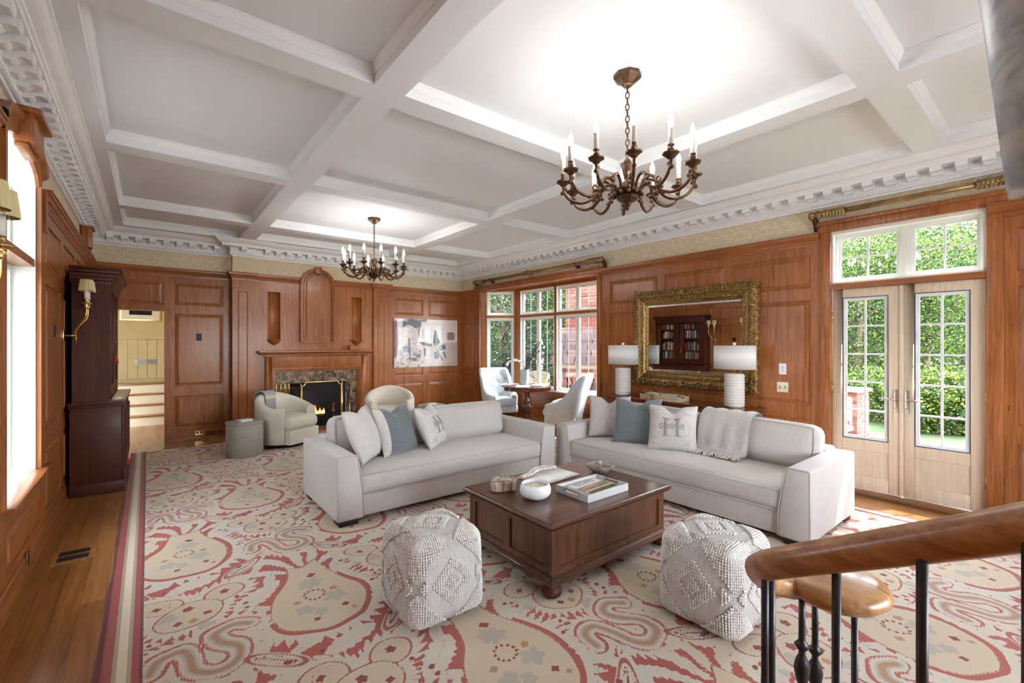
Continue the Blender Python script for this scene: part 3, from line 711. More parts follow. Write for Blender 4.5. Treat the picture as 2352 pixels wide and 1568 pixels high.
fp = empty('fireplace_surround', (CX, YF, 0), label='cherry wood mantel with carved dentil shelf and brown marble surround', cat='fireplace')
mb = MB()
for a, b, c, d in ((-.93, -.84, 0, 1.44), (.84, .93, 0, 1.44), (-.84, .84, 1.19, 1.44)): mb.box(a, -.1, c, b, -.001, d)
mb.build('mantel_case', CHERRY, fp, .004)
mb = MB(); P = [(-.84, 0), (-.84, 1.19), (.84, 1.19), (.84, 0)]
# architrave: stepped frame swept in the wall plane
def frame_loop(o): return [(-.84+o, 0), (-.84+o, 1.19-o), (.84-o, 1.19-o), (.84-o, 0)]
mb.grid([[(x, -d, z) for x, z in frame_loop(o)] for o, d in ((0, .001), (0, .11), (.02, .118), (.03, .1), (.045, .1), (.06, .075), (.075, .075), (.08, .05), (.08, .001))], 0, False)
mb.build('architrave', CHERRY, fp)
for nm, r in (('marble_slab', (-.79, -.56, 0, 1.11)), ('marble_slab', (.56, .79, 0, 1.11)), ('marble_slab', (-.56, .56, .885, 1.11))):
    MB().box(r[0], -.045, r[2], r[1], -.001, r[3]).build(nm, marble, fp)
sh = MB(); sh.prism([(.0, 1.44), (.13, 1.44), (.135, 1.462), (.16, 1.475), (.19, 1.478), (.2, 1.49), (.2, 1.515), (.19, 1.52), (.0, 1.52)], lambda a, b: (-1.0-a*.4+.02, -a, b), lambda a, b: (1.0+a*.4-.02, -a, b))
sh.build('mantel_shelf', CHERRYH, fp)
mb = MB(); 
for k in range(58):
    x = -.955+k*.0335; mb.box(x, -.135, 1.412, x+.022, -.1, 1.44); mb.ball((x+.011, -.122, 1.41), .012, 6, 4)
mb.build('dentil_carving', CHERRYH, fp)
mb = MB(); mb.box(-.56, .001, 0, -.5, .6, .9).box(.5, .001, 0, .56, .6, .9).box(-.56, .6, 0, .56, .7, .95).box(-.56, .001, .885, .56, .62, .95)
mb.build('firebox', SOOT, fp); MB().box(-.5, .0, -.004, .5, .6, .012).build('hearth_floor', SOOT, fp)
# iron fireback with rounded head
mb = MB(); n = 14; mb.prism([(-.3, 0), (.3, 0), (.3, .42)]+[(.22*math.cos(PI*i/n), .45+.2*math.sin(PI*i/n)) for i in range(n+1)]+[(-.3, .42)], lambda a, b: (CX+a-.1, YF+.56, b+.012), lambda a, b: (CX+a-.1, YF+.59, b+.012))
tag(mb.build('fireback', IRON), 'black iron fireback with a rounded head inside the firebox', 'fireback')
bark = plain('charred_bark', srgb(44, 34, 28), .95, vary=.4, scale=30, bump=.6, bscale=40)
for k, (x, y, z, rz, l) in enumerate(((CX+.0, YF+.25, .17, .05, .6), (CX+.05, YF+.36, .19, -.12, .55), (CX-.02, YF+.3, .28, .2, .5))):
    o = MB().tube([(-l/2, 0, 0), (-l/6, .01, .006), (l/6, -.008, 0), (l/2, 0, 0)], [.055, .06, .058, .05], 10).build('log', bark)
    o.location = (x, y, z); o.rotation_euler = (0, 0, rz)
    tag(o, ['front charred log in the fire', 'rear charred log in the fire', 'charred log on top of the fire'][k], 'log')
flame = NT('flame'); _h = flame.new('SeparateXYZ'); flame.link(flame.tc.outputs['Generated'], _h.inputs[0])
flame.set(color=(0, 0, 0, 1), emc=flame.ramp(_h.outputs[2], [(0, (1, .55, .16, 1)), (.5, (1, .22, .03, 1)), (1, (.9, .08, .01, 1))]), em=2.6); flame = flame.m
mb = MB()
for k in range(6):
    x = CX-.02+k*.04+rnd.uniform(-.01, .01); h_ = rnd.uniform(.08, .2); y = YF+.2+rnd.uniform(-.02, .04)
    mb.lathe([(.001, 0), (.02, .15*h_), (.024, .3*h_), (.016, .6*h_), (.006, .85*h_), (0, h_)], 8, (x, y, .22))
tag(mb.build('fire', flame), 'small orange flames licking over the logs', 'fire', kind='stuff')
for s_, x in ((-1, CX-.33), (1, CX+.33)):
    mb = MB().lathe([(.045, 0), (.045, .02), (.02, .04), (.014, .1), (.03, .13), (.014, .16), (.012, .24), (.028, .27), (.012, .3), (.01, .35), (.03, .38), (.034, .41), (.02, .44), (0, .45)], 12)
    a = empty('andiron', (x, YF+.06, .012), label='%s brass andiron inside the firebox' % ('left' if s_ < 0 else 'right'), cat='andiron', group='pair of brass andirons')
    mb.build('post', BRASS, a); MB().box(-.012, .02, .05, .012, .42, .075).build('bar', IRON, a)
# three-fold brass fire screen
meshm = NT('fire_screen_mesh'); tr = meshm.new('BsdfTransparent'); mx = meshm.new('MixShader'); mx.inputs[0].default_value = .52
meshm.set(color=(.012, .011, .012, 1), rough=.6); meshm.link(meshm.b.outputs[0], mx.inputs[2]); meshm.link(tr.outputs[0], mx.inputs[1]); meshm.link(mx.outputs[0], meshm.out.inputs[0]); meshm = meshm.m
fs = empty('fire_screen', (2.64, 9.19, 0), label='three-fold brass framed mesh fire screen with notched top corners', cat='fire screen')
def notch(w, h, r=.07, n=6):
    p = [(-w, .03), (-w, h-r)]
    p += [(-w+r*(1-math.cos(t)) if False else -w+r*math.sin(t), h-r+r*(1-math.cos(t))) for t in [PI/2*i/n for i in range(1, n+1)]]
    p += [(w-x-w+(-0), z) if False else (-x, z) for x, z in reversed(p)]
    return p
w_, h_ = .37, .915
out = notch(w_, h_)
MB().tube([(x, 0, z) for x, z in out], .014, 8, True).build('centre_frame', BRASS, fs)
MB().add([(x, 0, z) for x, z in out], [tuple(range(len(out)))]).build('centre_mesh', meshm, fs)
for s_ in (-1, 1):
    dx, dy = s_*.17, .07; x0 = s_*.385
    q = [(x0, .0, .03), (x0+dx, dy, .03), (x0+dx, dy, .83), (x0, 0, .83)]
    MB().tube(q, .012, 8, True).build('side_frame', BRASS, fs); MB().add(q, [(0, 1, 2, 3)]).build('side_mesh', meshm, fs)
    MB().lathe([(.012, 0), (.012, .05), (.02, .06), (.006, .09), (0, .11)], 10, (x0, 0, .8)).tube([(x0, 0, .0), (x0, 0, .82)], .012, 8).build('hinge_post', BRASS, fs)
# fire irons on a stand, left of the screen
ft = empty('fire_tool_stand', (1.93, 9.16, 0), label='brass fire iron stand behind the cream swivel chair', cat='stand')
MB().lathe([(.1, 0), (.1, .02), (.03, .035), (.012, .06), (.012, .62), (.03, .63), (.03, .645), (.012, .66), (.01, .72), (.016, .74), (0, .76)], 14).box(-.12, -.008, .6, .12, .008, .615).build('stand', BRASS, ft)
for k, (nm, lb) in enumerate((('poker', 'brass handled poker'), ('fire_shovel', 'brass handled shovel'), ('fire_brush', 'brass handled brush'), ('fire_tongs', 'brass handled tongs'))):
    o = empty(nm, (1.93-.105+k*.07, 9.135, .06), label=lb+' hanging on the fire iron stand', cat='fire tool')
    MB().tube([(0, 0, .08), (0, 0, .7)], .006, 6).build('shaft', IRON, o)
    MB().lathe([(.006, .68), (.014, .7), (.01, .74), (.015, .79), (.008, .82), (.013, .84), (0, .855)], 10).build('handle', BRASS, o)
    if k == 1: MB().box(-.04, -.005, 0, .04, .015, .1).build('blade', BRASS, o)
    elif k == 2: MB().lathe([(.03, 0), (.03, .05), (.012, .09)], 10).build('bristles', BLACK, o)
    else: MB().tube([(0, 0, .1), (.0, .0, .03), (.015, 0, 0)], .006, 6).build('hook', IRON, o)
bx = empty('wooden_box', (3.36, 9.33, 1.521), label='small reddish wooden box lying on the right of the mantel shelf', cat='box')
MB().box(-.14, -.05, 0, .14, .05, .07).build('body', CHERRYH, bx, .004); MB().box(-.145, -.055, .07, .145, .055, .095).build('lid', CHERRYH, bx, .004)
# ================================================================= furniture
def sofa(loc, rz, L, label):
    e = empty('sofa', loc, rz, label=label, cat='sofa', group='two matching sofas'); D = 1.13; H = .63
    mb = MB().box(.2, .03, .055, L-.2, D-.06, .25); mb.build('base', SOFA, e, .012)
    for s_ in (0, 1):
        P = [(0, .05), (.245, .05), (.235, .28), (.185, H), (.0, H)]
        f = (lambda a: a) if s_ == 0 else (lambda a: L-a)
        mb = MB(); mb.prism(P, lambda a, b: (f(a), 0, b), lambda a, b: (f(a), D, b)); a_ = mb.build('arm', SOFA, e, .022, 3, ang=20)
        mb = MB(); Q = [(.008, .06), (.008, H-.012), (.022, H-.001), (.172, H-.001), (.187, H-.014), (.236, .28), (.243, .06)]
        mb.tube([(f(a), .004, b) for a, b in Q], .0045, 6); mb.build('piping', SOFA, a_)
    MB().box(.15, D-.2, .05, L-.15, D, .66).build('back_frame', SOFA, e, .03, 3)
    mb = MB(); puff(mb, (L/2, .41, .345), (L-.42, .80, .19), .05, (.0, .012, .045), (26, 10, 4))
    c = mb.build('seat_cushion', SOFA, e, smooth=True)
    mb = MB()
    for z in (.262, .432): mb.tube([(.23+.0, .012, z), (L/2, .0, z+.002), (L-.23, .012, z)], .004, 5)
    mb.build('piping', SOFA, c)
    for k in (0, 1):
        wc_ = (L-.4)/2; mb = MB(); puff(mb, (0, 0, .215), (wc_-.01, .25, .43), .075, (.01, .045, .02), (14, 6, 8))
        o = mb.build('back_cushion', SOFA, e, loc=(.2+wc_*(k+.5), .86, .425), smooth=True); o.rotation_euler = (-.2, 0, 0)
        mb = MB(); x0, x1, y_, z1 = -wc_/2+.03, wc_/2-.03, -.118, .405
        mb.tube(cr([(x0, y_, .05), (x0, y_-.004, .2), (x0+.01, y_, .36), (x0+.06, y_, z1), (0, y_, z1+.014), (x1-.06, y_, z1), (x1-.01, y_, .36), (x1, y_-.004, .2), (x1, y_, .05)], 4), .0045, 5); mb.build('piping', SOFA, o)
    for x in (.03, L-.2):
        for y in (.02, D-.19): MB().box(x, y, .0, x+.17, y+.17, .055).build('foot', BLACK, e, .004)
    return e
RT = .014    # rug thickness: everything on the rug stands on this
s1 = sofa((1.295, 4.07, RT), 0, 2.66, 'pale greige sofa with its back to the fireplace end')
s2 = sofa((4.045, 1.305+2.84, RT), -PI/2, 2.84, 'pale greige sofa in front of the console table and gilt mirror')
def pillow(loc, yaw, tilt, w, label, mats, T=.115, chop=.2, sew=None, roll=0):
    e = empty('throw_pillow', loc, 0, label=label, cat='pillow', group='throw pillows on the sofas'); e.rotation_euler = (Matrix.Rotation(yaw, 4, 'Z') @ Matrix.Rotation(-tilt, 4, 'X') @ Matrix.Rotation(roll, 4, 'Y')).to_euler()
    n = 22; h = w/2
    def pt(u, v, s_):
        k = max(0, (1-u**2))**.55*max(0, (1-v**2))**.55
        x = u*h*(1-.07*(1-abs(v)**2)*abs(u)); z = v*h*(1-.07*(1-abs(u)**2)*abs(v))
        if v > 0: z -= chop*h*v**1.5*math.exp(-(u/.28)**2)
        y = s_*T*k*(1-.5*chop*math.exp(-(u/.2)**2)*(1 if v > .1 else 0))
        return (x, y, z+h*.97)
    g = [-1+2*i/n for i in range(n+1)]
    g = [math.copysign(abs(a)**.8, a) for a in g]
    mb = MB()
    for s_ in (-1, 1):
        P = [[pt(u, v, s_) for v in g] for u in g]
        if len(mats) == 1: mb.grid(P, 0, True)
        else:
            i0 = 4; mb.grid(P[:i0+1], 1, True); mb.grid(P[i0:], 0, True)
    body = mb.build('cover', mats, e, smooth=True)
    if sew: sew(e, lambda u, v: Vector(pt(u, v, -1))+Vector((0, -.003, 0)))
    return e
INK = plain('grey_embroidery', srgb(168, 164, 160), .9)
PINK = plain('blush_stitching', srgb(236, 230, 224), .9)
def h_motif(e, f):
    def bar(u0, v0, u1, v1, r, k=6): return [tuple(f(u0+(u1-u0)*i/k, v0+(v1-v0)*i/k)) for i in range(k+1)]
    mb = MB()
    for u in (-.24, .24):
        for d in (-.05, .05): mb.tube(bar(u+d, -.4, u-d, .35, 0), .004, 5); 
        for q in range(-5, 6): mb.tube(bar(u-.07, q*.07-.03, u+.07, q*.07+.03, 0, 2), .003, 4)
        for v in (-.42, .36): mb.tube(bar(u-.14, v, u+.14, v, 0), .005, 5)
    for v in (-.1, .08): mb.tube(bar(-.48, v, .48, v, 0), .004, 5)
    for u in (-.48, .48): mb.tube(bar(u, -.1, u, .08, 0), .004, 5)
    for q in range(-6, 7): mb.tube(bar(q*.065, -.05, q*.065+.03, .03, 0, 2), .003, 4)
    mb.build('embroidery', INK, e)
    mb = MB()
    for u, v in ((-.62, .62), (.62, .62), (-.62, -.66), (.62, -.66)):
        for q in (-.09, 0, .09):
            mb.tube(bar(u+q-.07, v-.09, u+q+.07, v+.09, 0, 2), .004, 4); mb.tube(bar(u+q+.07, v-.09, u+q-.07, v+.09, 0, 2), .004, 4)
    mb.build('cross_stitch', PINK, e)
ZQ = .475+RT
pillow((1.80, 4.47, ZQ), math.radians(44), .42, .56, 'large cream pillow with piped edge in the corner of the fireplace-end sofa', [LINEN], chop=.3)
pillow((2.12, 4.52, ZQ), math.radians(22), .36, .53, 'slate blue velvet pillow with a white side band on the fireplace-end sofa', [SLATE, LINEN], chop=.34)
pillow((2.58, 4.55, ZQ), math.radians(40), .42, .5, 'pale embroidered pillow with grey motif on the fireplace-end sofa', [LINEN], chop=.3, sew=h_motif)
pillow((4.5, 3.66, ZQ), math.radians(-52), .36, .53, 'plain oatmeal pillow leaning in the far corner of the mirror-side sofa', [THROW], chop=.3)
pillow((4.42, 3.22, ZQ), math.radians(-66), .36, .55, 'slate grey velvet pillow on the mirror-side sofa', [SLATE], chop=.3)
pillow((4.41, 2.74, ZQ), math.radians(-62), .38, .52, 'pale pillow with large grey stitched motif and crosses on the mirror-side sofa', [THROW], chop=.3, sew=h_motif)
# throw over the back cushion
th = empty('throw_blanket', (4.6, 2.34, .49), label='oatmeal throw with a cream fringe draped over the mirror-side sofa', cat='blanket')
pth = cr([(.6, 0, .0), (.6, 0, .17), (.565, 0, .21), (.5, 0, .23), (.48, 0, .33), (.43, 0, .415), (.33, 0, .44), (.22, 0, .41), (.15, 0, .32), (.112, 0, .2), (.1, 0, .1), (.075, 0, .035), (.0, 0, .022), (-.06, 0, .026)], 5)
mb = MB(); ws = [-.28+.56*i/24 for i in range(25)]
P = [[(x-.006+.006*math.sin(y*38+x*9), y*(1-.07*(i/len(pth))), z+.005*math.sin(y*38+x*9)+.006) for y in ws] for i, (x, _, z) in enumerate(pth)]
mb.grid(P); P2 = [[(x+.008, y, z-.01) for x, y, z in r] for r in P]; mb.grid(P2)
mb.build('cloth', THROW, th, smooth=True)
mb = MB()
for k in range(60):
    y = -.26+.52*k/59; a = rnd.uniform(-.6, .6); l = rnd.uniform(.05, .09)
    mb.tube([(-.06, y, .03), (-.06-.3*l, y+a*l*.2, .036), (-.06-.7*l, y+a*l*.6, .024), (-.06-l, y+a*l, .02)], .006, 4)
tag(mb.build('fringe', FRINGE, th), kind='stuff')

# ---- coffee table chest
ct = empty('coffee_table', (2.655, 2.59, RT), label='dark walnut panelled chest coffee table on bun feet', cat='table')
hx, hy = .665, .51
mb = MB(); sweep(mb, [(-hx, -hy), (-hx, hy), (hx, hy), (hx, -hy)], [(-.0, .44), (-.008, .442), (-.012, .45), (-.006, .455), (-.02, .462), (-.022, .472), (-.012, .478), (-.03, .484)][::-1] and [(.03, .437), (.004, .44), (.0, .447), (.012, .452), (-.006, .458), (-.008, .47), (.004, .476), (.01, .482)], True)
mb.box(-hx+.012, -hy+.012, .44, hx-.012, hy-.012, .482)
top = mb.build('top', TABLEW, ct)
bx_, by_ = hx-.035, hy-.035
def face(M, w, pans, zs=(.165, .385)):
    holes = [(a, b, zs[0], zs[1]) for a, b in pans]
    o = panelled('side', M, 0, w, .125, .44, [], holes, TABLEWZ, ct, back=-.03)
    for h_ in holes:
        mb = MB(); mbox(mb, M, h_[0], h_[1], h_[2], h_[3], -.03, -.012)
        mb.build('panel', TABLEWZ, o)
    mb = MB()
    for h_ in holes: mbox(mb, M, h_[0], h_[1], h_[2], h_[2]+.012, -.012, -.001)
    mb.build('bead', TABLEW, o)
face(seg_map((bx_, -by_), (-bx_, -by_)) if False else (lambda u, z, d: (-bx_+u, -by_-d, z)), 2*bx_, [(.07, 2*bx_-.07)])
face(lambda u, z, d: (bx_-u, by_+d, z), 2*bx_, [(.07, 2*bx_-.07)])
face(lambda u, z, d: (-bx_-d+.0015, (by_-.002)*(1-u/by_), z), 2*by_, [(.07, by_-.035), (by_+.035, 2*by_-.07)])
face(lambda u, z, d: (bx_+d-.0015, (by_-.002)*(u/by_-1), z), 2*by_, [(.07, by_-.035), (by_+.035, 2*by_-.07)])
mb = MB(); sweep(mb, [(-hx, -hy), (-hx, hy), (hx, hy), (hx, -hy)], [(.08, .085), (.005, .085), (-.004, .091), (-.004, .103), (.008, .109), (.012, .117), (.03, .127), (.05, .13)], True); mb.box(-bx_+.01, -by_+.01, .085, bx_-.01, by_-.01, .13); mb.build('plinth', TABLEW, ct)
for sx in (-1, 1):
    for sy in (-1, 1): MB().lathe([(.03, 0), (.055, .01), (.066, .036), (.058, .06), (.035, .075), (.035, .086)], 20, (sx*(hx-.055), sy*(hy-.055), 0)).build('foot', DARKW, ct)
TZ = RT+.4825
# things on the table
pw = empty('petrified_wood', (2.2, 2.85, TZ), .4, label='slice of petrified wood with pale bark near the back left table corner', cat='stone'); pw.scale = (1.12,)*3
mb = MB(); n = 30; rr = [.085*(1+.12*math.sin(3*a)+.06*math.sin(7*a+1)) for a in [2*PI*i/n for i in range(n)]]
mb.grid([[(rr[i]*s_*math.cos(2*PI*i/n)*1.15, rr[i]*s_*math.sin(2*PI*i/n), z) for i in range(n)] for s_, z in ((.9, 0), (1, .01), (1.0+0, .035), (.98, .066), (.93, .074), (.5, .078), (.05, .078))], 0, False, False, True)
barkm = NT('petrified_bark'); _w = barkm.noise(barkm.map((40, 40, 6)), 1, 4, .6); barkm.set(color=barkm.ramp(_w, [(.35, srgb(120, 92, 66)), (.6, srgb(216, 200, 176))]), rough=.6); barkm.bump(_w, .6, .01)
mb.build('slab', barkm.m, pw)
agate = NT('agate_face'); _w = agate.noise(agate.map((18, 18, 18)), 1, 5, .6, 2); agate.set(color=agate.ramp(_w, [(.35, srgb(128, 100, 92)), (.55, srgb(206, 186, 176)), (.7, srgb(232, 222, 212))]), rough=.2)
mb = MB(); mb.add([(rr[i]*.93*math.cos(2*PI*i/n)*1.15, rr[i]*.93*math.sin(2*PI*i/n), .0785) for i in range(n)], [tuple(range(n))]); mb.build('polished_face', agate.m, pw)
cb = empty('candle_bowl', (2.27, 2.55, TZ), label='round white ceramic bowl filled with a cream candle', cat='candle'); cb.scale = (1.18,)*3
MB().lathe([(.05, 0), (.08, .008), (.098, .03), (.1, .055), (.094, .08), (.088, .092), (.084, .092), (.084, .07), (0, .07)], 40).build('bowl', plain('white_glaze', srgb(240, 240, 238), .25), cb)
MB().lathe([(.083, .071), (.04, .073), (0, .073)], 30).build('wax', WAX, cb)
for a in (0, 2.1, 4.2): MB().tube([(.035*math.cos(a), .035*math.sin(a), .072), (.036*math.cos(a), .036*math.sin(a), .082)], .0015, 5).build('wick', SOOT, cb)
RED = plain('red_book_cloth', srgb(134, 52, 46), .7)
def open_book(name, loc, rz, w, d, label, cover, page=PAPER, t=.022, cat='book'):
    e = empty(name, loc, rz, label=label, cat=cat); n = 12
    MB().box(-w-.006, -d/2-.005, 0, w+.006, d/2+.005, .004).build('cover', cover, e)
    for s_ in (-1, 1):
        prof = [(i/n, t*(.35+.65*math.sin(min(1, (i/n)*2.2)*PI/2))*(1-.55*(i/n)**2)) for i in range(n+1)]
        mb = MB(); P = [[(s_*u*w, y, .0045+h_) for y in (-d/2, d/2)] for u, h_ in prof]; mb.grid(P)
        for y in (-d/2, d/2): mb.add([(s_*u*w, y, .0045+h_) for u, h_ in prof]+[(s_*w, y, .0042), (0, y, .0042)], [tuple(range(n+3))])
        mb.add([(s_*w, -d/2, .0042), (s_*w, d/2, .0042), (s_*w, d/2, .0045+prof[-1][1]), (s_*w, -d/2, .0045+prof[-1][1])], [(0, 1, 2, 3)])
        mb.build('pages', page, e)
    return e
open_book('open_book', (2.71, 2.87, TZ), .05, .23, .3, 'open book with blank cream pages and a red cover on the coffee table', RED)
# bead garland
bd = empty('bead_garland', (2.62, 2.89, TZ), label='string of white wooden beads with a jute tassel lying across the open book', cat='beads')
pts = cr([(-.16, .03, .03), (-.07, .02, .042), (.03, .06, .046), (.12, .07, .045), (.2, .06, .043), (.27, .08, .035), (.24, .13, .035), (.14, .13, .044), (.04, .115, .046), (-.06, .06, .042), (-.15, .05, .03)], 12)
acc = 0; last = None; pos = []
for p in pts:
    if last is None or (Vector(p)-Vector(last)).length > .0235: pos.append(p); last = p
BEADM = plain('white_bead', srgb(232, 224, 212), .5)
b0 = MB().ball((0, 0, 0), .0125, 10, 7).build('bead', BEADM, bd, loc=pos[0])
for p in pos[1:]: inst(b0, bd, p)
mb = MB()
for k in range(26):
    a = rnd.uniform(-1, 1); l = rnd.uniform(.06, .09); mb.tube([(-.16, .04, .034), (-.19, .04+a*.012, .036), (-.19-l*.6, .04+a*.03, .03), (-.19-l, .04+a*.04, .006+rnd.random()*.02)], .0035, 4)
tag(mb.build('tassel', TASSEL, bd), kind='stuff')
# lacquer tray with a magazine
LAC = plain('pale_grey_lacquer', srgb(208, 208, 202), .3)
tr_ = empty('serving_tray', (2.712, 2.375, TZ), 0.0, label='pale grey lacquer tray with metal handles on the coffee table', cat='tray')
MB().box(-.235, -.165, 0, .235, .165, .012).build('tray_base', LAC, tr_, .002, 1)
for nm, r in (('tray_side', (-.235, -.165, .235, -.155)), ('tray_side', (-.235, .155, .235, .165))): MB().box(r[0], r[1], .012, r[2], r[3], .058).build(nm, LAC, tr_, .002, 1)
for x in (-.235, .225):
    MB().box(x, -.155, .012, x+.01, -.075, .058).box(x, .075, .012, x+.01, .155, .058).box(x, -.075, .012, x+.01, .075, .028).build('tray_end', LAC, tr_)
    MB().box(x+.001, -.075, .046, x+.009, .075, .056).box(x+.001, -.075, .028, x+.009, -.066, .047).box(x+.001, .066, .028, x+.009, .075, .047).build('handle', NICKEL, tr_)
def paint_mesh(name, w, h, nx, ny, colour, parent, mat_name, M, rough=.5, coat=0.0):
    """flat printed sheet: colour(u,v arrays)->rgb array stored per vertex and read by the material"""
    u, v = np.meshgrid(np.linspace(0, 1, nx), np.linspace(0, 1, ny), indexing='ij')
    me = bpy.data.meshes.new(name)
    vs_ = [tuple(M(a*w, b*h)) for a, b in zip(u.ravel(), v.ravel())]
    fs_ = [(i*ny+j, (i+1)*ny+j, (i+1)*ny+j+1, i*ny+j+1) for i in range(nx-1) for j in range(ny-1)]
    me.from_pydata(vs_, [], fs_); at = me.color_attributes.new('print', 'FLOAT_COLOR', 'POINT')
    c = colour(u.ravel(), v.ravel()); c = np.where(c <= .04045, c/12.92, ((c+.055)/1.055)**2.4)
    at.data.foreach_set('color', np.concatenate([c, np.ones((len(c), 1))], 1).astype(np.float32).ravel())
    t = NT(mat_name); a = t.new('Attribute', attribute_name='print'); t.set(color=a.outputs['Color'], rough=rough, coat=coat); me.materials.append(t.m)
    o = bpy.data.objects.new(name, me); COL.objects.link(o); o.parent = parent; return o
def poly_mask(u, v, P):
    m = np.zeros(u.shape, bool); n = len(P)
    for i in range(n):
        (x0, y0), (x1, y1) = P[i], P[(i+1) % n]
        c = ((y0 > v) != (y1 > v)) & (u < (x1-x0)*(v-y0)/((y1-y0) if abs(y1-y0) > 1e-9 else 1e-9)+x0); m ^= c
    return m
def C(*a): return np.array(a)/255.
def hsh(a, b, s=0): return np.abs(np.sin(a*127.1+b*311.7+s*17.3)*43758.5453) % 1
def vnoise(u, v, f, s=0):
    x, y = u*f, v*f; i, j = np.floor(x), np.floor(y); a, b = x-i, y-j; a = a*a*(3-2*a); b = b*b*(3-2*b)
    return (hsh(i, j, s)*(1-a)+hsh(i+1, j, s)*a)*(1-b)+(hsh(i, j+1, s)*(1-a)+hsh(i+1, j+1, s)*a)*b
def mag_cover(u, v):
    c = np.tile(C(226, 228, 226), (len(u), 1)); n = vnoise(u, v, 28); n2 = vnoise(u, v, 60, 3)
    g = (v < .62); c[g] = (C(96, 116, 84)[None]*(1-n[g, None]*.6)+C(178, 190, 160)[None]*n[g, None]*.6)
    m = poly_mask(u, v, [(.1, .3), (.1, .5), (.5, .62), (.92, .5), (.92, .3)]); c[m] = C(196, 158, 146)
    for k in range(7):
        x = .15+k*.115; m = poly_mask(u, v, [(x, .32), (x, .45), (x+.03, .47), (x+.06, .45), (x+.06, .32)]); c[m] = C(92, 74, 70)
    m = (v < .3) & (v > .2); c[m] = C(206, 196, 182)
    m = (v < .2) & (n2 > .35); c[m] = C(70, 88, 62)
    return c
mg = empty('magazine', (2.725, 2.38, TZ+.0125), 0.05, label='picture magazine titled ESCAPES lying in the grey tray', cat='magazine')
MB().box(-.165, -.12, 0, .165, .12, .028).build('pages', PAPER, mg)
paint_mesh('cover', .33, .24, 100, 74, mag_cover, mg, 'magazine_cover_print', lambda a, b: (-.165+a, -.12+b, .0285), .25)
def text(name, s, size, loc, rot, mat, parent, ext=.0005, font=None, space=1.0):
    cu = bpy.data.curves.new(name, 'FONT'); cu.body = s; cu.size = size; cu.extrude = ext; cu.align_x = 'CENTER'; cu.align_y = 'CENTER'; cu.space_character = space
    o = bpy.data.objects.new(name, cu); COL.objects.link(o); o.location = loc; o.rotation_euler = rot; o.parent = parent
    bpy.context.view_layer.update()
    me = bpy.data.meshes.new_from_object(o.evaluated_get(bpy.context.evaluated_depsgraph_get())); bpy.data.objects.remove(o)
    o = bpy.data.objects.new(name, me); COL.objects.link(o); o.parent = parent; o.location = loc; o.rotation_euler = rot; me.materials.append(mat); return o
text('title_lettering', 'ESCAPES', .062, (.0, .088, .0288), (0, 0, 0), plain('grey_print', srgb(92, 92, 96), .5), mg, .0003)
sb = empty('stone_bowl', (3.165, 2.68, TZ), .3, label='shallow grey-brown marbled stone bowl on the far table corner', cat='bowl')
mb = MB(); n = 36; pr = [(.045, 0), (.07, .006), (.11, .035), (.14, .064), (.138, .07), (.128, .066), (.1, .04), (.06, .018), (0, .014)]
mb.grid([[(r*math.cos(2*PI*j/n)*(1+.03*math.sin(4*2*PI*j/n)), r*.92*math.sin(2*PI*j/n), z+(.006*math.sin(3*2*PI*j/n) if r > .12 else 0)) for j in range(n)] for r, z in pr], 0, True, False, True)
mb.add([(.045*math.cos(2*PI*j/n), .0414*math.sin(2*PI*j/n), 0) for j in range(n)], [tuple(range(n))])
stn = NT('marbled_stone'); _w = stn.noise(stn.map((9, 9, 9)), 1, 6, .65, 3); stn.set(color=stn.ramp(_w, [(.35, srgb(98, 88, 82)), (.52, srgb(160, 146, 134)), (.62, srgb(202, 192, 182))]), rough=.45); mb.build('bowl', stn.m, sb)

